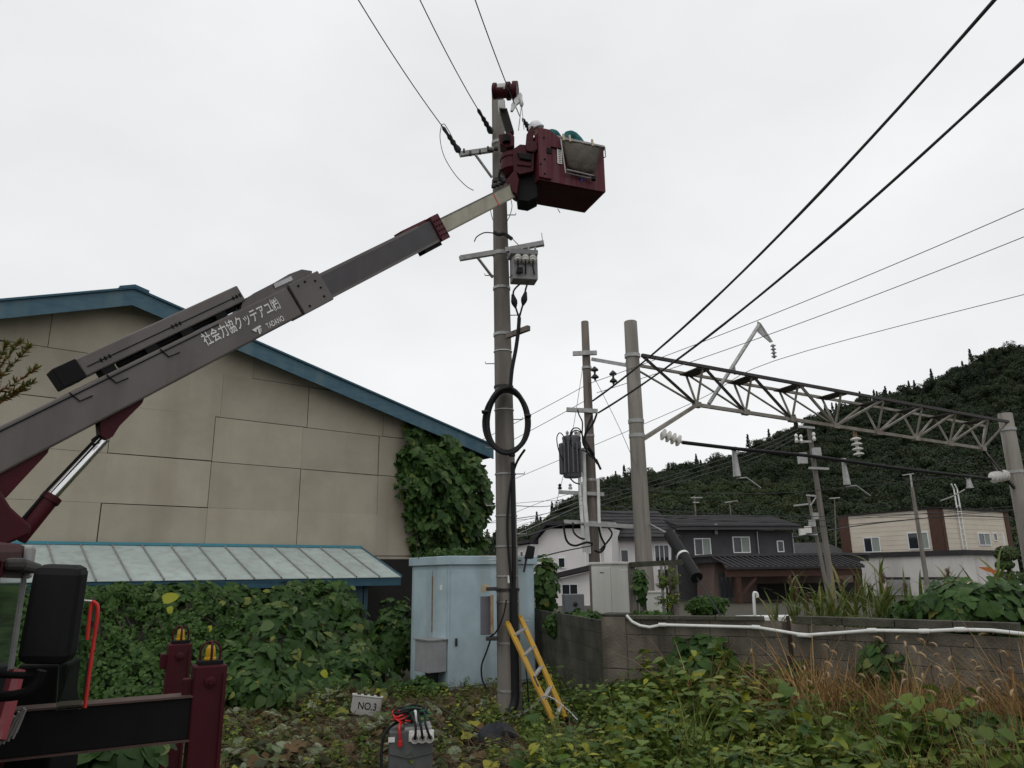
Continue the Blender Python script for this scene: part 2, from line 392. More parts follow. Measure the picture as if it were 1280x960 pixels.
def cone_fn(hh, rad):
    def fn(r):
        t = r.random()**1.4; th = r.uniform(0, 6.28); lay = 1-0.35*((t*9) % 1)
        q = rad*(1-t)**0.85*lay*r.uniform(0.75, 1.05); return V((q*math.cos(th), q*math.sin(th), 0.6+t*(hh-0.6)-0.15*q)), V((math.cos(th), math.sin(th), 0.5))
    return fn
for k in range(3):
    vv, ff = leafquads(cone_fn(7.2+k*1.0, 1.35+0.2*k), 420, 0.36, 60+k); o = meshobj('hill_conifer', vv, ff, M['conif']); addvary(o, 70+k); trees.append(o)
trees += lights
pts, rots, scl, idx = [], [], [], []
r = random.Random(3)
while len(pts) < 7500:
    y = r.uniform(95, 238); x = r.uniform(-0.1*y-12, 0.80*y+14)
    z = hz(x, y)
    if z < 0.5 and y < 110 and r.random() < 0.4: continue
    con = (math.sin(x*0.05+2)+math.sin(y*0.08+x*0.02)+r.uniform(-.8, .8)) > 1.75 or (y > 208 and r.random() < 0.10)
    pts.append((x, y, z-0.6)); rots.append((0, 0, r.uniform(0, 6.28))); pale = (math.sin(x*.045+y*.03+1.0)+.8*math.sin(y*.09-x*.02)+r.uniform(-.7, .7)-.006*(x-40)) > .75; scl.append(r.uniform(0.5, 0.85)*r.choice((.75, 1, 1.45))*(0.85 if con else 1)); idx.append(r.randrange(5, 8) if con else (r.randrange(8, 11) if pale else r.randrange(5)))
fo = scatter('forest', pts, rots, scl, trees, idx); tag(fo, 'dense dark green forest covering the hillside', 'forest', kind='stuff')
# single conifers standing out on the ridge
RC = [(1112, 489, 1.0, 'a'), (1128, 486, 0.85, 'b'), (1147, 483, 1.0, 'c'), (1167, 476, 0.8, 'd'), (1226, 444, 0.95, 'e'), (1238, 440, 0.9, 'f'), (1249, 436, 1.1, 'g'), (1262, 432, 1.2, 'h'), (1274, 434, 1.0, 'i'),
      (846, 586, 0.9, 'j'), (888, 584, 0.8, 'k'), (700, 640, 0.8, 'l'), (760, 603, 0.7, 'm'), (676, 661, 0.7, 'n')]
RL = ['dark conifer on the ridge, left one of three above the truss middle', 'dark conifer on the ridge, middle one of three above the truss middle', 'dark conifer on the ridge, right one of three above the truss middle',
      'small lone conifer on the ridge right of the truss middle', 'dark conifer on the hilltop, leftmost of the five at right edge', 'dark conifer on the hilltop, second of the five at right edge',
      'dark conifer on the hilltop, middle of the five at right edge', 'tallest dark conifer on the hilltop by the right edge', 'dark conifer on the hilltop nearest the right edge',
      'pointed conifer on the ridge just right of the thick gantry pole', 'pointed conifer on the ridge under the black feeder bar', 'pointed conifer low on the ridge left of the transformer pole',
      'pointed conifer on the ridge between transformer pole and gantry pole', 'lowest pointed conifer at the left foot of the ridge']
M['bark'] = mat('bark', (0.06, 0.045, 0.032), (0.035, 0.027, 0.02), 0.95, scale=8)
for i, (px, py, s_, _) in enumerate(RC):
    top = at(px, py, 219); base = V((top.x, 219, hz(top.x, 219)-0.5)); hh = max(5.0, top.z-base.z)
    t = thing('conifer_tree', RL[i], 'tree', base, 'conifers on the ridge')
    MB().tube([base, base+Z*hh*0.9], [0.25, 0.06], 6).build('trunk', M['bark'], t)
    vv, ff = leafquads(cone_fn(hh, max(1.6, hh*.27)*s_), 900, 0.36, 200+i)
    o = meshobj('crown', vv, ff, M['conif']); addvary(o, i); COL.objects.link(o); o.parent = t

# ------------------------------------------------------------------ warehouse with gable wall and lean-to
SD = V((0.778, 0.628, 0)).normalized(); SN = V((0.628, -0.778, 0)).normalized()
W0 = at(127, 626, 15.7); W0.z = 0
def Wp(s, z, off=0.0): return W0 + SD*s + SN*off + Z*z
def sz_of(px, py, off=0.0):
    p = onplane(px, py, W0+SN*off, SN); q = p-W0; return q.dot(SD), p.z
aS, aZ = sz_of(168, 359, 0.5); eS, eZ = sz_of(617, 556, 0.5); lS, lZ = sz_of(0, 374, 0.5)
slL = (aZ-lZ)/(aS-lS); slR = (aZ-eZ)/(eS-aS)
FH = 0.42
wall_r = eS-0.75                       # gable wall ends under the eave
def roofz(s): return aZ-(s-aS)*slR if s > aS else aZ-(aS-s)*slL
left_s = -7.0
sh = thing('warehouse', 'beige cement-panelled gable warehouse with blue roof edges and white lean-to', 'building', Wp(0, 0, 0))
core = [Wp(left_s, 0, -0.05), Wp(wall_r, 0, -0.05), Wp(wall_r, roofz(wall_r)-FH*0.7, -0.05), Wp(aS, aZ-FH*0.7, -0.05), Wp(left_s, roofz(left_s)-FH*0.7, -0.05)]
MB().prism(core, -SN*13).build('wall', M['joint'], sh)
# roof slabs and blue fascia boards
def slab(s0, s1, o0, o1, dz0, dz1): # between s0, s1 along the slope
    return [Wp(s0, roofz(s0)+dz1, o0), Wp(s1, roofz(s1)+dz1, o0), Wp(s1, roofz(s1)+dz0, o0), Wp(s0, roofz(s0)+dz0, o0)]
for s0, s1 in ((aS, eS), (left_s-0.6, aS)):
    MB().prism(slab(s0, s1, 0.46, -13.4, -0.13, -0.045), -SN*13.9).build('roof', M['darkblue'], sh)
    fb = MB().prism(slab(s0, s1, 0.5, 0, -FH, -0.05), -SN*0.035).build('fascia_board', M['bluetrim'], sh)
    MB().prism(slab(s0, s1, 0.55, 0, -0.048, 0.0), -SN*0.12).build('verge_flashing', M['darkblue'], fb)
MB().prism(slab(aS-0.3, aS, .56, 0, -.02, .05) , -SN*13).prism(slab(aS, aS+0.3, .56, 0, -.02, .05), -SN*13).build('ridge_cap', M['darkblue'], sh)
p0 = Wp(eS, eZ-0.07, 0.46); MB().obox(p0-Z*0.3, SD*0.03, -SN*13.8, Z*0.3).build('eave_fascia', M['bluetrim'], sh)
# cement panels, each with its own edges
def clip(poly, a, b):       # keep the side left of a->b
    out = []
    for i in range(len(poly)):
        p, q = poly[i], poly[(i+1) % len(poly)]
        dp = (b[0]-a[0])*(p[1]-a[1])-(b[1]-a[1])*(p[0]-a[0]); dq = (b[0]-a[0])*(q[1]-a[1])-(b[1]-a[1])*(q[0]-a[0])
        if dp >= 0: out.append(p)
        if (dp >= 0) != (dq >= 0):
            t = dp/(dp-dq); out.append((p[0]+(q[0]-p[0])*t, p[1]+(q[1]-p[1])*t))
    return out
PW, PH, g_ = 2.17, 1.06, 0.006
gab = [((wall_r, 0), (wall_r, 20)), ((wall_r, roofz(wall_r)-FH*0.6), (aS, aZ-FH*0.6)), ((aS, aZ-FH*0.6), (left_s, roofz(left_s)-FH*0.6))]
rr = random.Random(5)
for row in range(-2, 7):
    z0 = 3.49+row*PH-PH; z1 = z0+PH; offs = {4: 0.8, 5: 0.8, 3: 0.1}.get(row, 0.0)
    for c in range(-5, 6):
        x0, x1 = c*PW+offs, (c+1)*PW+offs
        jx = rr.uniform(-0.008, 0.008); jz = rr.uniform(-0.009, 0.009)
        poly = [(x0+g_+jx, z0+g_+jz), (x1-g_+jx, z0+g_+jz*2), (x1-g_+jx, z1-g_+jz*2), (x0+g_+jx, z1-g_+jz)]
        for a, b in gab:
            poly = clip(poly, a, b) if poly else poly
        poly = [p for p in poly if p[0] >= left_s-0.01]
        if len(poly) < 3: continue
        pr = rr.uniform(0, 0.007)
        MB().prism([Wp(x, z, pr+0.012) for x, z in poly], -SN*0.04).build('wall_panel', M['panel'], sh)
# lean-to roof
_, lt = sz_of(240, 683); LQ = 2.1
_, le = sz_of(345, 724, LQ)
RP = 0.58; s_end = sz_of(502, 718, LQ)[0]; nsh = 18
lt_roof = MB().prism([Wp(s_end-nsh*RP, lt-0.06, 0.02), Wp(s_end, lt-0.06, 0.02), Wp(s_end, le-0.06, LQ-.02), Wp(s_end-nsh*RP, le-0.06, LQ-.02)], Z*0.045).build('lean_to_roof', M['darkblue'], sh)
for k in range(nsh):
    a, b = s_end-(k+1)*RP, s_end-k*RP
    MB().prism([Wp(a+.012, lt, 0.03), Wp(b-.012, lt, 0.03), Wp(b-.012, le, LQ), Wp(a+.012, le, LQ)], Z*rr.uniform(0.010, 0.014)).build('roof_sheet', M['sheet'], lt_roof)
for k in range(nsh+1):
    a = s_end-k*RP
    MB().beam(Wp(a, lt+0.02, 0.03), Wp(a, le+0.02, LQ+.01), 0.022, 0.05).build('standing_seam', M['galv'] if k else M['bluetrim'], lt_roof)
MB().beam(Wp(s_end-nsh*RP, lt+0.035, 0.06), Wp(s_end, lt+0.035, 0.06), 0.06, 0.06).build('flashing', mat('cyan_flashing', (0.05, 0.25, 0.32), (0.06, 0.2, 0.25), 0.5), lt_roof)
MB().beam(Wp(s_end-nsh*RP, le-0.1, LQ-.05), Wp(s_end, le-0.1, LQ-.05), 0.04, 0.15).build('eave_board', M['darkblue'], lt_roof)
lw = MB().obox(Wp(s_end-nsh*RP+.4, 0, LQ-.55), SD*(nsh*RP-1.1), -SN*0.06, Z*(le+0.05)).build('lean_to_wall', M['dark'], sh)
for s_, w_ in ((s_end-1.25, 0.5), (s_end-0.72, 0.1), (s_end-2.6, 0.12), (s_end-4.4, 0.12), (s_end-6.2, 0.12)):
    MB().obox(Wp(s_, 0, LQ-.5), SD*w_, SN*0.04, Z*(le-0.02)).build('wall_board', M['bluetrim'], lw)
MB().obox(Wp(s_end-0.7, 0, 0.06), SD*2.6, SN*0.02, Z*sz_of(505, 699)[1]).build('gap_shade_sheet', M['dark'], sh)  # near-black sheet puts the shade of the gap below the panels into colour

# ------------------------------------------------------------------ concrete block walls
def block_wall(name, label, p0, p1, h0, h1, mt, bw=0.45, bh=0.22, core_t=0.1, courses=None):
    p0, p1 = V(p0), V(p1); L = (p1-p0).length; d = (p1-p0).normalized(); n = V((d.y, -d.x, 0))
    if n.y > 0: n = -n
    t = thing(name, label, 'wall', p0)
    MB().prism([p0-Z*0.2, p1-Z*0.2, p1+Z*(h1-0.012), p0+Z*(h0-0.012)], -n*core_t).build('core', M['mortar'], t)
    r = random.Random(int(L*1000)); nc = int(max(h0, h1)/bh)+1
    for c in range(nc):
        x = -bw*0.5*(c % 2)
        while x < L:
            a, b = max(0, x)+0.004, min(L, x+bw)-0.004; x += bw
            if b-a < 0.06: continue
            tp = lambda q: h0+(h1-h0)*q/L
            za = zb = c*bh+0.003
            ta, tb = min(za+bh-0.006, tp(a)), min(zb+bh-0.006, tp(b))
            if ta-za < 0.04: continue
            pr = 0.008+r.uniform(0, 0.006)
            MB().prism([p0+d*a+Z*(za-0.0)+n*0, p0+d*b+Z*zb, p0+d*b+Z*tb, p0+d*a+Z*ta], n*pr).build('block', mt, t, bevel=0.004)
    return t, d, n
PC = atz(781, 772, 1.32); PC.z = 0                          # corner post of the wall
PM = atz(983, 776, 1.30); PM.z = 0
PR = atz(1290, 789, 1.29); PR.z = 0; PR = PM+(PR-PM)*1.35
t1, dw, nw = block_wall('block_wall', 'weathered grey concrete block wall between corner post and rusty joint', PC, PM, 1.31, 1.3, M['block'])
for k in range(int((PM-PC).length/0.6)):
    MB().obox(PC+dw*(0.02+0.6*k)+Z*1.302-nw*0.13+nw*0.06, dw*0.59, nw*0.0+nw*0.13, Z*0.05).build('coping', M['mossblock'], t1, bevel=0.006)
t2, dw2, nw2 = block_wall('block_wall', 'grey concrete block wall right of the rusty joint, behind dry grass', PM+(PR-PM).normalized()*0.06, PR, 1.27, 1.2, M['block'])
for k in range(4):
    MB().obox(PM+dw2*(0.12+0.6*k)+Z*1.272-nw2*0.12, dw2*0.59, nw2*0.14, Z*0.09).build('coping', M['mossblock'], t2, bevel=0.006)
PB = at(668, 762, 14.9); PB.z = 0
PC2 = at(752, 770, PC.y+0.15); PC2.z = 0
t3, dw3, nw3 = block_wall('block_wall', 'dark mossy block wall behind the ladder, beside the blue cabinet', PB, PC2, 1.26, 1.28, M['mossblock'])
pp = thing('wall_post', 'square concrete block post at the corner of the grey wall', 'post', PC)
MB().obox(PC2+nw*0.04+dw*0.0, (PC-PC2)*1.05, -nw*0.4, Z*0.66).build('block', M['block'], pp, bevel=0.01)
MB().obox(PC2+nw*0.04+Z*0.666, (PC-PC2)*1.05, -nw*0.4, Z*0.67).build('block', M['block'], pp, bevel=0.01)
MB().obox(PC2+nw*0.05+Z*1.34-dw*.01, (PC-PC2)*1.09, -nw*0.42, Z*0.03).build('cap', M['mossblock'], pp, bevel=0.008)
js = MB().obox(PM+nw*0.03-dw*.0, dw*0.04, -nw*0.06, Z*1.36).build('steel_strip', mat('dark_rust', (.045, .02, .012), (.025, .014, .01), .9), origin=PM); tag(js, 'rusty upright steel strip in the joint of the block wall', 'strip')
# white pipe along the wall
pipe_px = [(783, 769), (790, 777), (800, 782), (812, 784), (828, 781), (945, 784), (1006, 794), (1050, 791), (1090, 788), (1155, 789), (1200, 787), (1240, 788), (1285, 793)]
pl = [onplane(a, b, (PC if a < 983 else PM)+(nw if a < 983 else nw2)*0.06, nw if a < 983 else nw2) for a, b in pipe_px]
pt = thing('drain_pipe', 'long white plastic pipe clipped along the top of the block wall', 'pipe', pl[0])
MB().tube(pl, 0.020, 10).build('tube', M['pvc'], pt, smooth=True)
for i in (4, 5, 6, 8, 9, 10):
    q = (pl[i+1]-pl[i-1]).normalized()*(0.09 if i == 6 else 0.05); MB().tube([pl[i]-q, pl[i]+q], 0.027, 10).build('coupling', M['pvc'], pt, smooth=True)
# ------------------------------------------------------------------ houses
class Face:      # an upright wall plane through two ground points
    def __init__(s, p0, p1):
        s.o = V((p0.x, p0.y, 0)); s.d = V((p1.x-p0.x, p1.y-p0.y, 0)); s.L = s.d.length; s.d.normalize(); s.n = V((s.d.y, -s.d.x, 0))
        if s.n.y > 0: s.n = -s.n
    def uv(s, px, py): p = onplane(px, py, s.o, s.n); return (p-s.o).dot(s.d), p.z
    def p(s, u, z, off=0.0): return s.o+s.d*u+Z*z+s.n*off
def window(F, par, x0, y0, x1, y1, panes=2, curtain=False, frame=M['winwhite'], name='window', ft=0.07):
    u0, z1 = F.uv(x0, y0); u1, z0 = F.uv(x1, y1)
    w_ = MB()
    for a, b, c, d in ((u0-ft, u1+ft, z1, z1+ft), (u0-ft, u1+ft, z0-ft, z0), (u0-ft, u0, z0, z1), (u1, u1+ft, z0, z1)):
        w_.obox(F.p(a, c, 0.0), F.d*(b-a), F.n*0.07, Z*(d-c))
    for k in range(1, panes):
        um = u0+(u1-u0)*k/panes; w_.obox(F.p(um-ft*.4, z0+.002, 0), F.d*ft*.8, F.n*0.065, Z*(z1-z0-.004))
    wo = w_.build(name, frame, par)
    for k in range(panes):
        a, b = u0+(u1-u0)*k/panes, u0+(u1-u0)*(k+1)/panes
        MB().obox(F.p(a, z0, 0.002), F.d*(b-a-.001), F.n*0.03, Z*(z1-z0)).build('pane', M['curtain'] if curtain and k == panes-1 else M['glass'], wo)
    return wo
def wallpoly(F, par, pxs, back, m, name='wall'):
    return MB().prism([F.p(*F.uv(a, b)) for a, b in pxs], -F.n*back).build(name, m, par)
def vis(px, py, Y): p = at(px, py, Y); p.z = 0; return p

# beige flat-roofed building
A, B_, C = vis(1050, 660, 66), vis(1178, 660, 58.5), vis(1262, 660, 64)
FL, FR = Face(A, B_), Face(B_, C)
bb = thing('beige_building', 'two-storey beige building with brown corner bands and flat roof', 'building', B_)
ztop = FL.uv(1170, 636)[1]; zmid = FL.uv(1178, 691)[1]
def block(par, p, z0, z1, m, name):
    return MB().prism([q+Z*z0 for q in p], Z*(z1-z0)).build(name, m, par)
back = (A-B_)+(C-B_)
wu = block(bb, [A, B_, C, B_+back*0.98], zmid, ztop, M['housebeige'], 'upper_wall')
block(bb, [A+back*0.003-FL.n*-.15, B_+V((0, -.25, 0)), C+FR.n*.15, B_+back], ztop, ztop+0.12, M['dark'], 'roof_edge')
for F, u0, u1 in ((FL, 0, .9), (FL, FL.L-.95, FL.L+.02), (FR, -0.02, 0.35), (FR, FR.L-0.7, FR.L)):
    MB().obox(F.p(u0, zmid+.05, 0.002), F.d*(u1-u0), F.n*0.08, Z*(ztop-zmid-.06)).build('corner_band', M['brownband'], bb)
FW_ = window
window(FL, bb, 1080, 673, 1101, 689, 2, True); window(FL, bb, 1135, 667, 1162, 685, 2, True)
window(FR, bb, 1222, 667, 1238, 681, 2, True); window(FR, bb, 1241, 667, 1246, 675, 1); window(FR, bb, 1253, 667, 1256, 682, 1)
# siding joints of the upper storey
for k in range(1, 9):
    z_ = zmid+(ztop-zmid)*k/9
    MB().obox(FL.p(.92, z_, 0), FL.d*(FL.L-1.9), FL.n*0.015, Z*0.03).build('siding_strip', M['housebeige'], wu)
    MB().obox(FR.p(.36, z_, 0), FR.d*(FR.L-1.1), FR.n*0.015, Z*0.03).build('siding_strip', M['housebeige'], wu)
A2, B2, C2 = vis(1075, 700, 60), vis(1203, 700, 54.5), vis(1272, 700, 60)
FL2, FR2 = Face(A2, B2), Face(B2, C2)
back2 = (A2-B2)+(C2-B2)
lo = block(bb, [A2, B2, C2, B2+back2], 0, zmid-0.25, M['houselow'], 'lower_wall')
block(bb, [A2+FL2.n*.2-FL2.d*.3, B2+V((0.02, -.3, 0)), C2+FR2.n*.2+FR2.d*.2, B2+back2], zmid-0.25, zmid+0.1, M['tile'], 'canopy_band')
for a, b in ((1108, 1137), (1153, 1205)):
    u0, z1 = FL2.uv(a, 724); u1 = FL2.uv(min(b, 1200), 724)[0]
    so_ = MB().obox(FL2.p(u0, 0.05, 0.003), FL2.d*(u1-u0), FL2.n*0.05, Z*(z1-.05)).build('shutter_door', M['shutter'], bb)
    for k in range(10): MB().obox(FL2.p(u0+.02, 0.2+k*(z1-.3)/10, 0.05), FL2.d*(u1-u0-.04), FL2.n*0.02, Z*0.05).build('slat', M['shutter'], so_)
    MB().obox(FL2.p(u0-.05, z1, 0.0), FL2.d*(u1-u0+.1), FL2.n*0.1, Z*0.15).build('lintel', M['tile'], bb)
vp = FR.p(FR.L*0.28, 0, 0.1); z_ = ztop
for du in (0.0, 0.5): MB().tube([FR.p(FR.L*.22+du, zmid+.3, .15), FR.p(FR.L*.22+du, ztop+1.6, .15), FR.p(FR.L*.22+du-.25, ztop+2.0, .15)], 0.06, 6).build('vent_pipe', M['pvc'], bb)
for k in range(8): MB().tube([FR.p(FR.L*.22, zmid+.5+k*.45, .15), FR.p(FR.L*.22+.5, zmid+.5+k*.45, .15)], 0.03, 6).build('rung', M['pvc'], bb)

# white house with annex
wh = thing('white_house', 'pale pinkish-white two-storey house with dark roof and low annex', 'building', vis(700, 700, 50))
F1 = Face(vis(673, 700, 52), vis(800, 700, 50))
wallpoly(F1, wh, [(673, 775), (673, 674), (684, 661), (765, 660), (765, 775)], 7, M['housewhite'])
# roof slab following verge and eave
vq = [F1.p(*F1.uv(a, b)) for a, b in ((668, 678), (684, 657), (767, 656))]
for a, b in ((0, 1), (1, 2)):
    MB().prism([vq[a]+F1.n*.5, vq[b]+F1.n*.5, vq[b]+F1.n*.5+Z*.28, vq[a]+F1.n*.5+Z*.28], -F1.n*7.8).build('roof', M['tile'], wh)
window(F1, wh, 698.5, 698, 706, 709, 1); window(F1, wh, 677.5, 698, 680, 712, 1)
F1b = Face(vis(684, 700, 48.5), vis(738, 700, 48.0))
wallpoly(F1b, wh, [(684, 780), (684, 727), (738, 714), (738, 780)], 2.5, M['housewhite'], 'annex_wall')
aq = [F1b.p(*F1b.uv(a, b)) for a, b in ((680, 726), (740, 712))]
MB().prism([aq[0]+F1b.n*.5, aq[1]+F1b.n*.5, aq[1]+F1b.n*.5+Z*.3, aq[0]+F1b.n*.5+Z*.3], -F1b.n*3).build('annex_roof', M['tile'], wh)
window(F1b, wh, 703, 731, 722, 746, 2, False, ft=.05); window(F1b, wh, 688, 732, 692.5, 757, 1, ft=.05)
# far house at the left
fh = thing('far_house', 'small distant white house seen between blue cabinet and hill', 'building', vis(655, 690, 80))
F0 = Face(vis(640, 690, 80), vis(663, 690, 78))
wallpoly(F0, fh, [(638, 725), (638, 684), (663, 680), (663, 725)], 6, M['housewhite'])
q = [F0.p(*F0.uv(a, b)) for a, b in ((634, 684), (665, 678.5))]
MB().prism([q[0]+F0.n*.6, q[1]+F0.n*.6, q[1]+F0.n*.6+Z*.35, q[0]+F0.n*.6+Z*.35], -F0.n*7).build('roof', M['tile'], fh)
window(F0, fh, 651, 690, 654, 695, 1)

# dark grey house
dh = thing('dark_house', 'charcoal two-storey house with tiled roof and white-framed windows', 'building', vis(900, 700, 54))
F2 = Face(vis(750, 700, 53.5), vis(992, 700, 56.5))
wallpoly(F2, dh, [(839, 780), (839, 660), (992, 664), (992, 780)], 8, M['housedark'])
F2w = Face(F2.p(-.1, 0, .25), F2.p(F2.L, 0, .25))
wallpoly(F2w, dh, [(757, 780), (757, 671), (839, 672), (839, 780)], 7, M['housewhite'], 'pale_wall')
# tiled roof: slope facing the camera, courses of tiles as bands
el, er = F2.uv(748, 676), F2.uv(846, 676)
def roof_slope(par, u0, u1, ze, zr, over, run, m, rows=8, cols=None):
    ro = MB().prism([F2.p(u0, ze, over), F2.p(u1, ze, over), F2.p(u1, zr, over-run), F2.p(u0, zr, over-run)], Z*0.15).build('roof', m, par)
    for k in range(rows):
        t0, t1 = k/rows, (k+1)/rows
        a0, a1 = over-run*t0, over-run*t1; z0, z1 = ze+(zr-ze)*t0+.16, ze+(zr-ze)*t1+.16
        MB().prism([F2.p(u0, z0+.05, a0), F2.p(u1, z0+.05, a0), F2.p(u1, z1, a1), F2.p(u0, z1, a1)], Z*0.04).build('tile_course', m, ro)
    return ro
roof_slope(dh, el[0], er[0], el[1], el[1]+2.2, .9, 4.2, M['tile'])
rl, rr_ = F2.uv(842, 660), F2.uv(996, 664)
roof_slope(dh, rl[0], rr_[0], rl[1]-.1, rl[1]+1.0, .7, 4.5, M['tile'])
for a in ((868, 674, 888, 693), (916, 672, 937, 690)): window(F2, dh, *a, 2, True)
window(F2, dh, 971.5, 677, 979, 689, 1, False)
window(F2, dh, 873, 725, 891, 762, 2, True); window(F2, dh, 905, 724, 916, 752, 1)
window(F2w, dh, 776, 688, 785, 704, 1); window(F2w, dh, 757.5, 684, 764, 702, 2); window(F2w, dh, 818, 682, 836, 704, 3); window(F2w, dh, 822, 712, 838, 732, 2)
pw = F2.uv(805, 640); MB().tube([F2.p(F2.uv(894, 668)[0], F2.uv(894, 668)[1], .15), F2.p(F2.uv(894, 662)[0], F2.uv(894, 655)[1], .15)], .12, 6).build('aerial_mount', M['galv'], dh)
for px_, F_, y0_, y1_, par_ in ((842, F2, 662, 760, dh), (989, F2, 666, 700, dh), (945, F2, 664, 692, dh), (731, F1, 664, 714, wh)):
    ua, za = F_.uv(px_, y0_); _, zb_ = F_.uv(px_, y1_); MB().tube([F_.p(ua, za, .12), F_.p(ua, zb_, .12)], .05, 6).build('downpipe', M['galv'] if par_ is dh else M['winwhite'], par_)
ga, gb_ = F2.uv(840, 662), F2.uv(994, 666); MB().beam(F2.p(ga[0], ga[1], .75), F2.p(gb_[0], ga[1], .75), .14, .12).build('gutter', M['housedark'], dh)
# garage wing with canopy
gg = thing('garage_wing', 'brown rendered garage wing with dark flat roof and red timber canopy', 'building', vis(960, 720, 50))
F3 = Face(vis(886, 720, 50.5), vis(1078, 720, 52))
wallpoly(F3, gg, [(893, 780), (893, 703), (1074, 706), (1074, 780)], 3.0, M['pinkbrown'])
u0, zt = F3.uv(884, 693); u1, _ = F3.uv(1080, 693)
MB().obox(F3.p(u0, zt-.55, .5), F3.d*(u1-u0), -F3.n*4.2, Z*.4).build('flat_roof', M['tile'], gg)
MB().obox(F3.p(u0-.1, zt-.15, .6), F3.d*(u1-u0+.2), -F3.n*4.4, Z*.15).build('parapet', M['housedark'], gg)
F4 = Face(F3.p(0, 0, 3.0), F3.p(10, 0, 3.0))
c0, c1 = F4.uv(905, 712), F4.uv(1078, 712)
cr = MB().prism([F4.p(c0[0], c0[1], 0.3), F4.p(c1[0], c0[1], 0.3), F4.p(c1[0], c0[1]+.7, -2.9), F4.p(c0[0]+1, c0[1]+.7, -2.9)], Z*.15).build('canopy_roof', M['tile'], gg)
for k in range(24):
    uu = c0[0]+.3+(c1[0]-c0[0]-.4)*k/23; MB().beam(F4.p(uu, c0[1]+.2, .25), F4.p(uu+.0, c0[1]+.86, -2.6), .1, .08).build('tile_rib', M['tile'], cr)
MB().obox(F4.p(c0[0]+.1, c0[1]-.45, .1), F4.d*(c1[0]-c0[0]-.2), -F4.n*.2, Z*.4).build('canopy_beam', M['redwood'], gg)
for px in (921, 992, 1070):
    u = F4.uv(px, 730)[0]; MB().obox(F4.p(u, 0, .05), F4.d*.28, -F4.n*.28, Z*(c0[1]-.45)).build('post', M['redwood'], gg)
u = F4.uv(921, 730)[0]; MB().beam(F4.p(u+.2, c0[1]-1.6, -.05), F4.p(u+1.3, c0[1]-.5, -.05), .15, .18).build('brace', M['redwood'], gg)
d0, d1 = F3.uv(945, 720), F3.uv(1070, 720)
MB().obox(F3.p(d0[0], 0.1, .01), F3.d*(d1[0]-d0[0]), F3.n*.05, Z*(d0[1]-.6)).build('dark_opening', M['dark'], gg)
d0, d1 = F3.uv(897, 716), F3.uv(912, 716)
dr = MB().obox(F3.p(d0[0], .1, .01), F3.d*(d1[0]-d0[0]), F3.n*.06, Z*(d0[1]-.1)).build('door', M['housedark'], gg)
for k in range(3): MB().obox(F3.p(d0[0]+.1+k*.3, .3, .07), F3.d*.2, F3.n*.02, Z*(d0[1]-.6)).build('pane', M['glass'], dr)
dk = thing('dark_shed', 'low dark shed between charcoal house and beige building', 'building', vis(1020, 705, 64))
F5 = Face(vis(985, 700, 64), vis(1062, 700, 66)); wallpoly(F5, dk, [(985, 770), (985, 700), (1062, 700), (1062, 770)], 6, M['housedark'])
q0, q1 = F5.uv(982, 699), F5.uv(1066, 699); MB().prism([F5.p(q0[0], q0[1], .7), F5.p(q1[0], q0[1], .7), F5.p(q1[0], q0[1]+1.3, -3), F5.p(q0[0], q0[1]+1.3, -3)], Z*.2).build('roof', M['tile'], dk)

# ------------------------------------------------------------------ poles
def pole(par, p, ztop, r0, r1, m, lean=V((0, 0, 0)), n=20, name='shaft'):
    return MB().tube([p-Z*.3, p+Z*ztop*.5+lean*.5, p+Z*(ztop-.02)+lean, p+Z*ztop+lean], [r0, (r0+r1)/2, r1, r1*.93], n).build(name, m, par, smooth=True)
def ring(par, c, r, w_=0.05, m=None, name='band', th=.012):
    return MB().lathe([(r, -w_/2), (r+th, -w_/2), (r+th, w_/2), (r, w_/2)], c, Z, 18).build(name, m or M['galv'], par, smooth=True)
def disc_ins(p, q, n=4, rr_=0.12, core=0.035):
    p, q = V(p), V(q); L = (q-p).length; b = MB(); prof = [(core*.6, 0)]
    for k in range(n):
        c = L*(k+.5)/n; h_ = L/n
        prof += [(core, c-h_*.42), (rr_*.55, c-h_*.3), (rr_, c-h_*.05), (rr_*.98, c+h_*.1), (core*1.2, c+h_*.22), (core, c+h_*.42)]
    prof += [(core*.6, L)]
    return b.lathe(prof, p, q-p, 14)

# gantry poles and truss over the railway
gp = vis(788, 402, 20.0); gtop = at(788, 402, 20).z
G1 = thing('gantry_pole', 'thick bare concrete railway gantry pole left of the truss', 'pole', gp)
pole(G1, gp, gtop, .245, .185, M['gantrycon'])
gr = at(1256, 517, 26.5); GRp = V((gr.x, gr.y, 0))
G2 = thing('gantry_pole', 'concrete gantry pole carrying the right end of the truss', 'pole', GRp)
pole(G2, GRp, gr.z, .3, .235, M['gantrycon'])
for zz in (445, 527, 545): ring(G1, gp+Z*at(793, zz, 20).z, .21, .1, M['galv'])
for zz in (537, 590): ring(G2, GRp+Z*at(1262, zz, 26.5).z, .26, .1, M['galv'])
BP = [(871, 506), (932, 517.5), (990, 526.5), (1044, 534), (1097, 541.5), (1145, 548.5), (1187, 554), (1228, 561)]
pA, pB = at(871, 506, 20.9), at(1228, 561, 25.6)
def tp(t): return pA.lerp(pB, t)
def t_of(px):
    lo_, hi_ = -0.6, 1.4
    for _ in range(50):
        m_ = (lo_+hi_)/2
        if proj(tp(m_))[0] < px: lo_ = m_
        else: hi_ = m_
    return lo_
tdir = (pB-pA).normalized(); tn = V((tdir.y, -tdir.x, 0)).normalized()
if tn.y > 0: tn = -tn
zoff = 1.05; hw = .42
ttr = thing('overhead_truss', 'long triangular steel lattice truss spanning the railway between concrete poles', 'truss', V((pA.x, pA.y, 0)))
ends = (t_of(797)-0.005, t_of(1252)+.0)
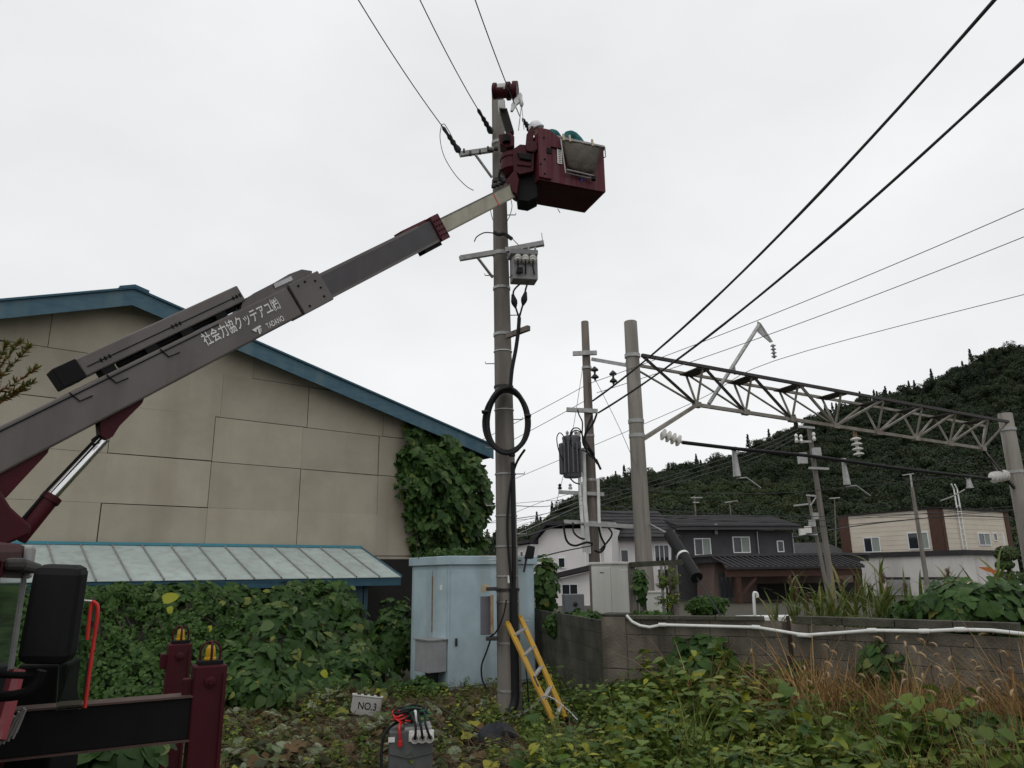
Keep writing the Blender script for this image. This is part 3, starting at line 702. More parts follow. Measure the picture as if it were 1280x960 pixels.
tl, tr_ = tp(ends[0]), tp(ends[1])
# top chords
MB().beam(tl+Z*zoff+tn*hw, tr_+Z*zoff*.95+tn*hw, .09, .09).build('top_chord', M['darksteel'], ttr)
MB().beam(tl+Z*zoff-tn*hw, tr_+Z*zoff*.95-tn*hw, .08, .08).build('top_chord', M['truss'], ttr)
MB().beam(pA, pB, .1, .1).build('bottom_chord', M['truss'], ttr)
tks = [t_of(a) for a, _ in BP]
tops = [ends[0]]+tks+[ends[1]]
for k, t in enumerate(tks):
    p = tp(t); m_ = M['darksteel'] if k < 3 else M['truss']
    for sgn in (1, -1):
        MB().beam(p, p+Z*zoff+tn*hw*sgn, .05, .05, up=tdir).build('post', M['truss'], ttr)
        if k <= 3:      # diagonals fall to the right
            q = tp(tops[k]); MB().beam(q+Z*zoff+tn*hw*sgn, p, .07 if sgn > 0 else .045, .07 if sgn > 0 else .045, up=tdir).build('diagonal', m_ if sgn > 0 else M['truss'], ttr)
        if k >= 3:
            q = tp(tops[k+2]) if k+2 < len(tops) else tr_
            MB().beam(p, q+Z*zoff*.97+tn*hw*sgn, .06, .06, up=tdir).build('diagonal', M['truss'], ttr)
    MB().cbox(p+Z*(zoff-.08), (.45, hw*2, .03), tdir, tn).build('gusset_plate', M['darksteel'], ttr)
    MB().cbox(p, (.22, .16, .16), tdir, tn).build('node_plate', M['truss'], ttr)
zz = at(800, 549, 20).z
for sgn in (1, -1): MB().beam(gp+Z*zz+tn*.1*sgn+tdir*.15, pA+tn*.05*sgn, .09, .09).build('knee_brace', M['truss'], ttr)
MB().beam(pB, GRp+Z*at(1270, 612, 26.5).z-tdir*.2, .08, .08).build('knee_brace', M['darksteel'], ttr)
# bent arm with hanging insulator on top of the truss
a0, a1, a2 = at(886, 505, 21.2), at(949, 406, 21.6), at(965, 427, 21.7)
arm = thing('wire_arm', 'bent grey steel arm rising above the truss', 'bracket', a0)
MB().tube([a0, a1], .06, 8).build('mast', M['galv'], arm, smooth=True)
MB().prism([a1+V((-.04, 0, .12)), a1+V((.06, 0, .05)), a2+V((.03, 0, 0)), a2+V((-.05, 0, -.02)), a1+V((-.06, 0, -.22))], V((0, .05, 0))).build('head_plate', M['galv'], arm)
MB().tube([at(917, 456, 21.4), at(919, 468, 21.4)], .04, 6).build('clamp', M['galv'], arm)
ai = disc_ins(at(966, 430, 21.7), at(968, 448, 21.75), 4, .085, .03).build('insulator', M['galv'], smooth=True, origin=a2); tag(ai, 'small grey insulator string hanging from the bent arm', 'insulator')
a3 = at(968, 450, 21.75)

# black feeder bar under the truss
i0, i1 = at(826, 542, 20.2), at(851, 552, 20.35)
fi = disc_ins(i0, i1, 4, .17, .07).build('insulator', M['porcelain'], smooth=True, origin=i0); tag(fi, 'string of four white porcelain discs at the left end of the feeder bar', 'insulator')
e0, e1 = at(853, 553, 20.4), at(1238, 599, 25.9)
fb = thing('feeder_bar', 'long black feeder bar slung below the truss', 'bar', e0)
MB().tube([e0, at(920, 561, 21.2), at(1010, 569.5, 22.4), at(1120, 585, 24.0), e1], .055, 8).build('tube', M['rubber'], fb, smooth=True)
for px, y0, y1 in ((917, 561, 598), (1054, 575, 608), (1210, 597, 612)):
    Yd = 20.4+(px-853)/385*5.5
    MB().lathe([(.09, 0), (.09, .08), (.06, .1), (.11, (at(px, y0, Yd).z-at(px, y1, Yd).z))], at(px, y0, Yd)+Z*.05, V((0.04, 0, -1)), 10).build('hanger', M['galv'], fb, smooth=True)
    if px < 1200: MB().tube([at(px+4, y1, Yd), at(px+16, y1-1, Yd+.1), at(px+34, y1+12, Yd+.3)], .025, 6).build('steady_arm', M['galv'], fb, smooth=True)
    else: MB().tube([at(px-4, y1, Yd), at(px-20, y1+9, Yd+.1), at(px-34, y1+14, Yd+.3)], .025, 6).build('steady_arm', M['galv'], fb, smooth=True)
MB().tube([i1, e0], .03, 6).build('link', M['galv'], fb)
di = disc_ins(at(1069, 546, 23.4), at(1074, 571, 23.4), 4, .17, .045).build('insulator', M['porcelain'], smooth=True, origin=at(1071, 570, 23.4)); tag(di, 'white disc insulator stack hanging from the middle of the truss', 'insulator')
hr = MB().tube([at(1068, 534, 23.4), at(1069, 546, 23.4)], .05, 6).build('hanger_rod', M['rust']); tag(hr, 'short rusty rod above the hanging disc insulators', 'rod')
ri = disc_ins(at(1240, 597, 26.0), at(1258, 594, 26.2), 5, .2, .1).build('insulator', M['porcelain'], smooth=True, origin=e1); tag(ri, 'fat ribbed pale insulator by the right gantry pole', 'insulator')
sw = MB().tube([at(1231, 563, 25.6), at(1249, 590, 26.1)], .035, 6).build('tie_rod', M['galv']); tag(sw, 'thin pale tie rod from truss end down to the ribbed insulator', 'rod')

# utility pole with transformer
up_ = vis(731, 402, 21.0); uz = at(731, 402, 21).z
UPO = thing('utility_pole', 'slim brown concrete utility pole carrying the transformer', 'pole', up_)
pole(UPO, up_, uz, .17, .112, M['browncon'])
def zat(px, py, Y=21.0): return at(px, py, Y).z
for py in (441, 460, 545, 600): ring(UPO, up_+Z*zat(733, py), .135, .07, M['galv'])
for (x0, y0, x1, y1, wd) in ((716, 442, 746, 441, .12), (708, 512, 747, 514, .12), (698, 615, 755, 618, .1), (705, 652, 770, 655, .1)):
    MB().beam(at(x0, y0, 20.85), at(x1, y1, 20.85), .1, wd).build('cross_arm', M['galv'], UPO)
MB().beam(at(740, 449, 20.9), gp+Z*at(783, 458, 20).z, .07, .1).build('tie_beam', M['galv'], UPO)
for px, py in ((743, 458), (766, 463)):
    disc_ins(at(px, py, 20.6), at(px+1, py+18, 20.6), 2, .11, .03).build('insulator', M['darksteel'], UPO, smooth=True)
for px in (700, 713): MB().lathe([(.05, 0), (.06, .05), (.03, .08), (.055, .12), (.02, .16)], at(px, 614, 20.85)+Z*.05, Z, 8).build('pin_insulator', M['porcelain'] if px > 705 else M['wire'], UPO, smooth=True)
tx = V((at(715, 570, 20.8).x, 20.8, at(715, 597, 20.8).z)); th_ = at(715, 545, 20.8).z-tx.z
tf = thing('transformer', 'grey ribbed transformer can mounted on the slim brown pole', 'transformer', tx)
MB().lathe([(.24, 0), (.26, .03), (.26, th_*.9), (.27, th_*.92), (.27, th_*.97), (.2, th_)], tx, Z, 20).build('tank', mat('transformer_grey', (.1, .1, .11), (.14, .14, .15), .5, scale=6), tf, smooth=True)
for k in range(9):
    a = R(150+k*20); c = tx+V((math.cos(a)*.3, math.sin(a)*.3, th_*.45)); MB().cbox(c, (.14, .03, th_*.72), V((math.cos(a), math.sin(a), 0)), V((-math.sin(a), math.cos(a), 0))).build('cooling_fin', bpy.data.materials['transformer_grey'], tf)
for k in range(3): MB().lathe([(.05, 0), (.03, .04), (.05, .08), (.02, .14)], tx+V((-.12+.12*k, -.08, th_)), Z, 8).build('bushing', M['galv'], tf, smooth=True)
MB().cbox(tx+V((.33, .08, th_*.6)), (.3, .08, .08)).build('bracket', M['galv'], tf)
for (px, y0, y1, rr2) in ((724.5, 540, 690, .05), (730.5, 560, 692, .06), (748.5, 598, 708, .045)):
    cd = MB().tube([at(px-1, y0, 20.75), at(px+.5, (y0+y1)/2, 20.75), at(px+6, y1, 20.75)], rr2, 10).build('conduit', M['pvc'], UPO, smooth=True)
def loop_cable(par, pxs, Y, r, m=None, name='cable'):
    return MB().tube(smooth_path([at(a, b, Y if not isinstance(Y, (list, tuple)) else Y[i]) for i, (a, b) in enumerate(pxs)]), r, 7).build(name, m or M['rubber'], par, smooth=True)
def smooth_path(p, n=6):
    p = [V(x) for x in p]; out = []
    for i in range(len(p)-1):
        a, b, c, d = p[max(0, i-1)], p[i], p[i+1], p[min(len(p)-1, i+2)]
        for k in range(n):
            t = k/n; out.append(0.5*((2*b)+(c-a)*t+(2*a-5*b+4*c-d)*t*t+(3*b-a-3*c+d)*t**3))
    return out+[p[-1]]
for pxs, r_ in (([(707, 580), (699, 565), (696, 548), (700, 541), (706, 548), (707, 556)], .015), ([(712, 545), (716, 536), (724, 536), (729, 546), (735, 558)], .018), ([(712, 550), (716, 559), (726, 562), (735, 566), (742, 574)], .02),
              ([(716, 556), (713, 545), (719, 538), (727, 542), (729, 556), (739, 572)], .018), ([(722, 512), (724, 519), (728, 528), (728, 545), (733, 560)], .02), ([(746, 517), (741, 530), (733, 541), (730, 552), (733, 562)], .03), ([(712, 597), (718, 603), (725, 605)], .02),
              ([(740, 520), (734, 535), (731, 548), (737, 560), (743, 568)], .03), ([(704, 653), (708, 675), (718, 682), (733, 678), (741, 680)], .03), ([(716, 653), (717, 665), (724, 672), (731, 674)], .025), ([(748, 655), (751, 670), (756, 682), (751, 690), (743, 688)], .03), ([(755, 655), (765, 668), (750, 688)], .025)):
    loop_cable(UPO, pxs, 20.55, r_)
MB().beam(at(727, 655, 20.5), at(806, 659, 20.1), .1, .1).build('tie_beam', M['galv'], UPO)
MB().tube([at(759, 656.5, 20.35), at(797, 658.5, 20.2)], .055, 10).build('sleeve', M['pvc'], UPO, smooth=True)
for k in range(5): MB().tube([at(735+5*k, 560+7*k, 20.6), at(743+4*k, 573+7*k, 20.6)], .035, 6).build('cable_joint', M['rubber'], UPO, smooth=True) if k < 3 else None

# black guard tube on the guy wire
g0, g1 = at(837, 668, 17.5), at(871, 722, 16.3)
gt = thing('guy_guard', 'thick black plastic tube sleeved on the slanting guy wire', 'guard', V((g1.x, g1.y, 0)))
MB().tube([g0, g1], .135, 18).build('sleeve', M['rubber'], gt, smooth=True)
mid = g0.lerp(g1, .52); q = (g1-g0).normalized()*.03; MB().tube([mid-q, mid+q], .142, 18).build('band', M['pvc'], gt, smooth=True)
MB().tube([gp+Z*at(806, 655, 20).z+V((.2, 0, 0)), g0], .02, 6).build('guy_wire', M['galv'], gt); MB().tube([g1, g1+(g1-g0)*.9], .018, 6).build('guy_wire', M['wire'], gt)
# far poles
def far_pole(name, label, px0, py0, px1, py1, Y, r_, arms, m=None):
    b = at(px1, py1, Y); t = at(px0, py0, Y); o = thing(name, label, 'pole', V((b.x, b.y, 0)))
    d = (b-t); b = t+d*(t.z/(t.z-b.z)); o.location = b
    MB().tube([b, t], [r_*1.0, r_*.66], 12).build('shaft', m or M['concrete'], o, smooth=True)
    for (x0, y0, x1, y1) in arms: MB().beam(at(x0, y0, Y-.2), at(x1, y1, Y-.2), .08, .1).build('cross_arm', M['galv'], o)
    return o
fp = far_pole('street_pole', 'leaning concrete pole with cross-arms in front of the garage wing', 1011, 533, 1040, 735, 34, .15, [(998, 533, 1018, 535), (994, 552, 1014, 552), (1011, 585, 1036, 586), (1000, 570, 1022, 570)])
for px, py in ((996, 550), (1002, 551), (1018, 548)): MB().lathe([(.05, 0), (.09, .1), (.05, .2), (.09, .3), (.04, .4)], at(px, py+3, 33.7), Z, 8).build('insulator', M['porcelain'], fp, smooth=True)
MB().cbox(at(1003, 573, 33.7), (.35, .3, .5)).build('switch_box', M['galv'], fp); MB().cbox(at(1021, 566, 33.7), (.3, .3, .45)).build('switch_box', M['galv'], fp)
fp2 = far_pole('street_pole', 'far small pole with side arm left of the leaning concrete pole', 1010, 618, 1024, 688, 46, .13, [(1008, 619, 1021, 620), (992, 632, 1010, 630), (1004, 668, 1022, 668)])
MB().beam(at(1013, 632, 45.7), at(1021, 620, 45.7), .06, .06).build('brace', M['galv'], fp2)
for px, py in ((1003, 665), (1010, 662), (1015, 654), (1020, 645)): MB().cbox(at(px, py, 45.6), (.35, .25, .4)).build('junction_box', M['porcelain'] if px < 1012 else M['galv'], fp2)
fp3 = far_pole('street_pole', 'slim concrete pole standing before the beige building front', 1140, 609, 1153, 692, 44, .14, [])
MB().tube([at(1138, 592, 44), at(1140, 609, 44)], .05, 6).build('mast', M['galv'], fp3); MB().beam(at(1128, 594, 44), at(1142, 592, 44), .05, .06).build('arm', M['galv'], fp3)
fp4 = far_pole('street_pole', 'thin far pole with aerial rising behind the charcoal house', 868, 620, 870, 650, 70, .1, [(864, 622, 878, 622), (866, 628, 874, 628)])
fp5 = far_pole('street_pole', 'faint thin pole with crossbar behind the leaning pole', 1043, 622, 1046, 700, 70, .07, [(1037, 623, 1050, 622)])
fp6 = far_pole('street_pole', 'faint thin lamp pole behind the charcoal house roof', 912, 627, 915, 660, 72, .07, [(906, 628, 922, 626)])
mast = at(1120, 560, 60); 
# ------------------------------------------------------------------ overhead wires: each one a thing
def wire(label, pts, r, m=None, name='power_line', sag=None, n=6):
    p = [at(*q) for q in pts]
    if sag is not None and len(p) == 2: p = sagline(p[0], p[1], sag, 18)
    elif len(p) > 2: p = smooth_path(p, n)
    o = MB().tube(p, r, 6).build(name, m or M['wire'], smooth=True); tag(o, label, 'cable', 'overhead wires'); return o
pe1, pe2 = at(741, 501, 20.8), at(748, 516, 20.8)
def thick(label, px, py, Y, pe, sag):
    q = at(px, py, Y); q2 = q+(q-pe)*0.35; q2.z += .5
    p = sagline(pe, q, sag, 22)+[q2]
    # uneven tape and lashing make the bundle swell a little
    rr3 = [.026+.0025*math.sin(i*.9)+.0015*math.sin(i*2.1) for i in range(len(p))]
    o = MB().tube(p, rr3, 8).build('power_cable', M['wire'], smooth=True); tag(o, label, 'cable', 'thick black cables to the slim pole'); return o
thick('thick black cable entering at the top edge, upper of two to the slim pole', 1250, -8, 8.5, pe1, .42)
thick('thick black cable entering at the right edge, lower of two to the slim pole', 1290, 66, 8.8, pe2, .34)
wire('thin wire from the right edge at upper height down to the slim pole', [(1300, 252, 13), (735, 480, 20.9)], .009, M['wiregrey'], sag=.12)
wire('thin wire from the right edge, second highest, sagging to the slim pole', [(1300, 288, 13.5), (746, 491, 20.9)], .009, M['wiregrey'], sag=.12)
wire('thin wire through the small hanging insulator above the truss', [(1300, 363, 17.5), (968, 451, 21.75), (860, 506, 25), (640, 600, 31)], .010, M['wiregrey'])
wire('thin wire from the slim pole leftward past the cable coil, upper', [(735, 480, 20.9), (560, 570, 24)], .009, M['wiregrey'], sag=.05)
wire('thin wire from the slim pole leftward past the cable coil, lower', [(733, 500, 20.9), (560, 590, 24)], .009, M['wiregrey'], sag=.05)
wire('stay wire slanting down left from the slim pole', [(728, 462, 20.9), (712, 560, 22), (690, 650, 23.4)], .008, M['wiregrey'])
wire('stay wire slanting from the slim pole down to the gantry pole', [(744, 474, 20.7), (772, 530, 20.4), (796, 585, 19.7)], .008, M['wiregrey'])
for y0, y1, y2, Yy, s_, lb in ((605, 618, 640, 40, .010, 'highest of the low wires crossing before the hill'), (648, 636, 618, 44, .012, 'second of the low wires crossing before the hill'), (660, 655, 640, 38, .011, 'third of the low wires crossing before the hill')):
    wire('thin '+lb, [(610, y2+14, Yy-10), (800, y1-12, Yy), (1300, y0-10, Yy+6)], s_, M['wire'])
for k, (ya, yb, yc) in enumerate(((652, 656, 650), (669, 664, 655), (690, 672, 661))):
    wire(['low drop wire from main pole to slim pole, upper', 'low drop wire from main pole to slim pole, middle', 'low drop wire from main pole to slim pole, lowest'][k], [(641, ya-20, 10.8), (690, yb-24, 15), (728, yc-30, 20.6)], .007, M['wiregrey'])
for k, (a, b, c, lb) in enumerate(((632, 646, 655, 'dark wire sagging across the hill above the charcoal house'), (640, 652, 648, 'dark wire crossing behind the leaning pole toward the beige roof'), (654, 660, 652, 'dark wire drooping over the charcoal roof'), (611, 615, 600, 'dark wire running above the beige roof to the right pole'))):
    wire(lb, [(750, a, 21), (1000, b, 30), (1300, c-18, 36)], .014, M['wire'])
wire('wavy black cable across the front of the beige building', [(990, 672, 33.5), (1080, 656, 40), (1200, 645, 44), (1300, 650, 46)], .03, M['wire'])
wire('black bundled cable from white sleeve to the white house', [(733, 655, 20.6), (700, 657, 19), (664, 668, 16), (641, 672, 10.9)], .016, M['rubber'])
wire('lower black drop cable past the white house front', [(740, 682, 20.6), (700, 690, 19), (660, 700, 16), (641, 699, 10.9)], .016, M['rubber'])
for k, (x, y) in enumerate(((982, 540), (990, 538), (975, 545))):
    wire(['far line from the leaning pole top toward the left, highest', 'far line from the leaning pole top toward the left, middle', 'far line from the leaning pole top toward the left, lowest'][k], [(1000, 535+5*k, 33.8), (900, 575+6*k, 42), (640, 655+4*k, 60)], .012, M['wiregrey'])
# ------------------------------------------------------------------ main pole and its gear
mb0, mt0 = at(638, 903, 10.6), at(622, 112, 10.6); mb0.z = 0
PRB, PRT = .165, .098
def mp_(py):
    lo_, hi_ = 0.0, 1.0
    for _ in range(40):
        m_ = (lo_+hi_)/2
        if proj(mb0.lerp(mt0, m_))[1] > py: lo_ = m_
        else: hi_ = m_
    return mb0.lerp(mt0, lo_), PRB+(PRT-PRB)*lo_
MP = thing('utility_pole', 'tall grey concrete pole beside the bucket, with cable coil', 'pole', mb0)
MB().tube([mb0-Z*.3, mb0.lerp(mt0, .33), mb0.lerp(mt0, .66), mt0-Z*.03, mt0], [PRB+.004, PRB*.67+PRT*.33, PRB*.34+PRT*.66, PRT, PRT*.9], 28).build('shaft', M['concrete'], MP, smooth=True)
for py, w_, m_ in ((180, .05, 'galv'), (228, .06, 'darksteel'), (318, .06, 'galv'), (361, .04, 'galv'), (419, .045, 'galv'), (484, .03, 'darksteel'), (593, .02, 'galv'), (645, .015, 'galv'), (683, .02, 'galv'), (720, .02, 'galv'), (737, .04, 'darksteel'), (752, .02, 'galv'), (803, .025, 'galv'), (862, .03, 'galv'), (440, .012, 'pvc'), (513, .012, 'pvc')):
    c, r_ = mp_(py); ring(MP, c, r_, w_, M[m_])
def side(py, px, Y=None):
    c, r_ = mp_(py); return at(px, py, Y or c.y)
# step bolts
for k, py in enumerate((270, 345, 395, 455, 525, 560, 593, 632, 668, 700, 776)):
    c, r_ = mp_(py); s_ = -1 if k % 2 else 1
    MB().tube([c+V((s_*r_*.9, -.03, 0)), c+V((s_*(r_+.13), -.03, .0)), c+V((s_*(r_+.135), -.03, .03))], .008, 6).build('step_bolt', M['galv'], MP)
# cross-arms
def arm_(x0, y0, x1, y1, Y0, Y1, w_=.075): MB().beam(at(x0, y0, Y0), at(x1, y1, Y1), w_, w_).build('cross_arm', M['galv'], MP, bevel=.004)
arm_(575, 193, 616, 187, 10.2, 10.45); arm_(575, 323, 617, 316, 10.2, 10.4); arm_(632, 313, 680, 304, 10.35, 10.3)
MB().beam(at(594, 193, 10.3), at(615, 222, 10.5), .03, .03).build('brace', M['galv'], MP); MB().beam(at(597, 322, 10.3), at(616, 347, 10.5), .03, .03).build('brace', M['galv'], MP)
MB().beam(at(634, 420, 10.45), at(661, 410, 10.1), .06, .075).build('cable_bracket', M['browncon'], MP)
for x, y in ((580, 189), (588, 192), (600, 190), (610, 186)): MB().cbox(at(x, y, 10.2), (.03, .06, .06)).build('bolt', M['darksteel'], MP)
for x, y in ((619, 226), (622, 231), (627, 229), (617, 233), (631, 226), (613, 188), (620, 186)): MB().cbox(at(x, y, 10.4), (.07, .06, .05)).build('clamp', M['darksteel'], MP, bevel=.01)
def strain(label, x0, y0, x1, y1, Y0, Y1):
    p, q = at(x0, y0, Y0), at(x1, y1, Y1); L = (q-p).length
    b = MB().lathe([(.012, 0), (.03, .04), (.022, L*.3), (.04, L*.42), (.028, L*.5), (.045, L*.6), (.03, L*.7), (.05, L*.82), (.05, L*.93), (.015, L)], p, q-p, 10)
    o = b.build('strain_insulator', M['wire'], smooth=True, origin=q); tag(o, label, 'insulator', 'strain insulators on the main pole'); return o
strain('black strain insulator at the tip of the upper cross-arm', 553, 158, 575, 191, 9.95, 10.2)
strain('black strain insulator left of the main pole top', 597, 136, 615, 167, 10.1, 10.5)
strain('black strain insulator between the jib hook and the bucket', 653, 148, 663, 163, 10.2, 10.4)
def top_wire(label, x0, y0, x1, y1, Y1):
    q = at(x1, y1, Y1); d = ray(x0, y0); t = (q.z+.15-EYE.z)/d.z; p = EYE+d*t; e = p+(p-q)*2.0
    o = MB().tube(sagline(q, p, .05, 10)+[e], .008, 6).build('power_line', M['wire'], smooth=True); tag(o, label, 'cable', 'overhead wires')
top_wire('thin line from the top edge to the tip of the upper cross-arm', 448, 0, 553, 158, 9.95)
top_wire('thin line from the top edge to the insulator left of pole top', 525, 0, 597, 136, 10.1)
top_wire('thin line from the top edge passing behind the winch', 594, 0, 650, 146, 10.2)
def loose(label, pxs, Y, r_, m=None):
    o = MB().tube(smooth_path([at(a, b, Y) for a, b in pxs]), r_, 6).build('jumper_wire', m or M['wire'], smooth=True); tag(o, label, 'cable', 'loose jumper wires'); return o
loose('loose thin jumper wire curving below the upper cross-arm', [(552, 156), (550, 172), (555, 195), (568, 217), (582, 232), (592, 238)], 10.0, .006)
loose('short looped jumper wire at the upper insulator', [(551, 157), (555, 155), (560, 162), (566, 173)], 10.0, .006)
loose('thin jumper wire hanging behind the cream boom end', [(638, 247), (640, 258), (637, 270), (632, 280)], 10.3, .006)
loose('thin wire hanging left of the pole below the boom', [(613, 248), (613, 262), (616, 275)], 10.3, .006)
loose('black curled wire left of the switch gear', [(593, 302), (596, 296), (605, 291), (614, 291), (619, 292)], 10.2, .009)
loose('bundle of black wire tied on the pole above the switch box', [(617, 290), (623, 293), (630, 292), (636, 296), (640, 299)], 10.35, .03)
loose('thin wire from the bundle to the switch box', [(640, 298), (648, 306), (652, 309)], 10.3, .006)
loose('thin wire looping under the switch box to the pole', [(644, 338), (640, 344), (635, 348)], 10.3, .007)
# switch box
s0 = at(641, 318, 10.25); s1 = at(672, 313, 10.25); sx = V((s1.x-s0.x, .06, 0)); sy = V((-.05, .24, 0)); shh = s0.z-at(644, 348, 10.25).z
sb = thing('switch_box', 'grey pole-mounted switch box with three white bushings', 'switch', V((s0.x, s0.y, s0.z-shh)))
swm = mat('switch_grey', (.3, .29, .3), (.24, .235, .24), .5, scale=5)
MB().obox(V((s0.x, s0.y, s0.z-shh)), sx, sy, Z*(shh+.06)).build('body', swm, sb, bevel=.012)
MB().obox(V((s0.x-.03, s0.y-.07, s0.z-.01)), sx*1.1, sy*1.1, Z*.08).build('hood', swm, sb, bevel=.01)
for k in range(3):
    b_ = s0+sx*(.2+.3*k)+V((0, -.005, -.02)); MB().lathe([(.05, 0), (.05, .05), (.06, .06), (.06, .09), (.045, .1), (.045, .14), (.02, .14)], b_, V((0, -.55, -.8)), 14).build('bushing', M['porcelain'], sb, smooth=True)
    MB().tube([b_+V((0, -.08, -.11)), b_+V((.0, -.06, -.2)), b_+V((-.02+.02*k, -.02, -.3))], .012, 6).build('lead', M['rubber'], sb)
for k in range(4): MB().cbox(s0+sx*(.1+.27*k)+V((0, -.02, .1)), (.03, .03, .06)).build('bolt', M['galv'], sb)
MB().tube([at(679, 309, 10.3), at(677, 291, 10.3)], .006, 5).build('rod', M['galv'], sb)
MB().cbox(at(650, 338, 10.2), (.09, .05, .1)).build('operating_handle', M['rubber'], sb, bevel=.015)
# cables to the coil
cb = thing('cable_riser', 'black cable pair running from the switch box down to the coil', 'cable', at(640, 480, 10.35))
for pxs in ([(651, 354), (642, 364), (643, 378), (647, 392), (649, 398)], [(661, 350), (657, 362), (655, 375), (651, 390), (649, 398)]):
    pth = smooth_path([at(a, b, 10.25) for a, b in pxs]); MB().tube(pth, .014, 7).build('core_cable', M['rubber'], cb, smooth=True)
    q = at(*pxs[2], 10.25); MB().lathe([(.014, -.09), (.045, -.02), (.05, .02), (.02, .13)], q, pth[8]-pth[16], 10).build('termination', M['rubber'], cb, smooth=True)
MB().tube(smooth_path([at(a, b, 10.2) for a, b in ((649, 397), (648, 412), (645, 435), (640, 462), (638, 485))]), .028, 8).build('main_cable', M['rubber'], cb, smooth=True)
cc, cr_ = mp_(527)
cl = thing('cable_coil', 'large round coil of thick black cable hung on the main pole', 'cable', at(633, 570, 10.35))
rr = random.Random(9)
for k in range(5):
    ox, oy, sx_, sy_ = rr.uniform(-1.5, 1.5), rr.uniform(-1, 2), 26.0+rr.uniform(-2, 2), 39.5+rr.uniform(-2.0, 2)
    pth = [at(634+ox+sx_*math.sin(a)*(1-.06*math.cos(a)), 526+oy-sy_*math.cos(a), 10.28+.03*k-.05*math.cos(a*2)) for a in [2*math.pi*i/40 for i in range(40)]]
    MB().tube(pth, .028, 8, closed=True).build('cable_turn', M['rubber'], cl, smooth=True)
for a, b in ((637, 484), (660, 520), (606, 515), (640, 569)): MB().cbox(at(a, b, 10.3), (.09, .14, .03)).build('cable_tie', M['darksteel'], cl, bevel=.01)
tc_ = thing('downlead_cable', 'black cable running down the face of the main pole', 'cable', at(646, 890, 10.4))
MB().tube(smooth_path([side(562, 656, 10.3), side(580, 645, 10.4), side(610, 637.5, 10.4), side(660, 634, 10.4), side(720, 638, 10.38), side(740, 640, 10.38)]), .018, 7).build('thin_cable', M['rubber'], tc_, smooth=True)
MB().tube(smooth_path([side(578, 641, 10.4), side(640, 641.5, 10.4), side(700, 642.5, 10.4), side(740, 642, 10.4)]), .03, 7).build('thin_cable', M['rubber'], tc_, smooth=True)
MB().tube(smooth_path([side(735, 642, 10.42), side(790, 642.5, 10.41), side(850, 644, 10.41), side(880, 643, 10.38), side(900, 632, 10.25), side(912, 628, 10.1)]), .058, 10).build('cover', M['rubber'], tc_, smooth=True)
wtag = MB().cbox(at(636, 724, 10.38), (.03, .01, .1)).build('paper_tag', M['pvc']); tag(wtag, 'small white tag on the cable of the main pole', 'tag')
# meter plate at the pole's side
mx0 = thing('meter_box', 'thin grey meter box with rusty edge strapped to the main pole', 'meter', at(608, 795, 10.45))
MB().obox(at(600.5, 794, 10.4), V((.165, .06, 0)), V((0, .1, 0)), Z*.5).build('box', mat('meter_grey', (.16, .16, .19), (.12, .12, .14), .5), mx0, bevel=.008)
MB().obox(at(613.3, 792, 10.3), V((.035, 0, 0)), V((0, .16, 0)), Z*.49).build('rusty_rail', M['rust'], mx0)
for y in (736, 798): MB().cbox(at(615, y, 10.4), (.16, .12, .05)).build('clamp', M['darksteel'], mx0, bevel=.01)
loose('black cable hanging from the meter box to the ground', [(613, 800), (608, 815), (602, 832), (603, 850), (609, 862)], 10.5, .013, M['rubber'])
loose('black cable from the meter up to the pole', [(612, 796), (620, 790), (629, 770), (633, 750)], 10.35, .012, M['rubber'])
loose('thin dark cable hanging right of the main pole', [(656, 828), (659, 850), (661, 888)], 10.7, .01, M['rubber'])

# ------------------------------------------------------------------ bucket truck
maroon = mat('maroon_paint', (.062, .006, .011), (.045, .005, .009), .55, scale=3, bump=.05, spec=.18, streak=5, streak_c=(.035, .008, .01))
bucketred = mat('bucket_red', (.088, .010, .018), (.07, .009, .015), .5, scale=5, spec=.25, streak=14, streak_c=(.12, .05, .055), lo=.4, hi=.8)
boomgrey = mat('boom_grey', (.128, .113, .107), (.102, .09, .085), .45, scale=2.6, bump=.03, streak=3.5, streak_c=(.08, .07, .065))
boomdark = mat('boom_dark', (.055, .049, .053), (.04, .036, .04), .42, scale=3, streak=4, streak_c=(.07, .062, .06))
cream = mat('boom_cream', (.42, .4, .31), (.33, .31, .235), .5, scale=3, streak=5, streak_c=(.27, .25, .19))
redpaint = mat('red_paint', (.5, .02, .015), (.4, .018, .013), .45)
white = mat('white_lettering', (.72, .71, .69), (.66, .65, .63), .6)
lampy = mat('amber_lens', (.55, .33, .015), (.42, .24, .01), .15)
chrome = mat('chrome', (.75, .75, .76), (.65, .65, .66), .16, 1.0)
boomblack = mat('black_paint', (.005, .005, .006), (.009, .009, .009), .65, spec=.15)
bA = at(0, 563, 5.89); bB = at(638, 240, 9.75)
BD, BS, BU = frame_of(bB-bA)          # along, sideways (away to the right of travel), up
if BS.y > 0: BS = -BS; BU = BD.cross(BS) if BD.cross(BS).z > 0 else BS.cross(BD)
HWB = .14
def bp(px, py, off=HWB): return onplane(px, py, bA+BS*off, BS)
def bs(px, py=None):
    lo_, hi_ = -3.0, 12.0
    for _ in range(50):
        m_ = (lo_+hi_)/2
        if proj(bA+BD*m_)[0] < px: lo_ = m_
        else: hi_ = m_
    return lo_
def bl(s, u, off=0.0): return bA+BD*s+BU*u+BS*off
TF = V((.486, -.874, 0)).normalized(); TR = V((.874, .486, 0)).normalized()
J1 = at(262, 830, 5.24); J2 = at(225, 804, 6.84)
C1 = V((J1.x, J1.y, 0))-TR*2.05
tk = thing('bucket_truck', 'maroon aerial lift truck with grey telescopic boom reaching up to the pole', 'truck', V((C1.x, C1.y, 0))-TF*.8)
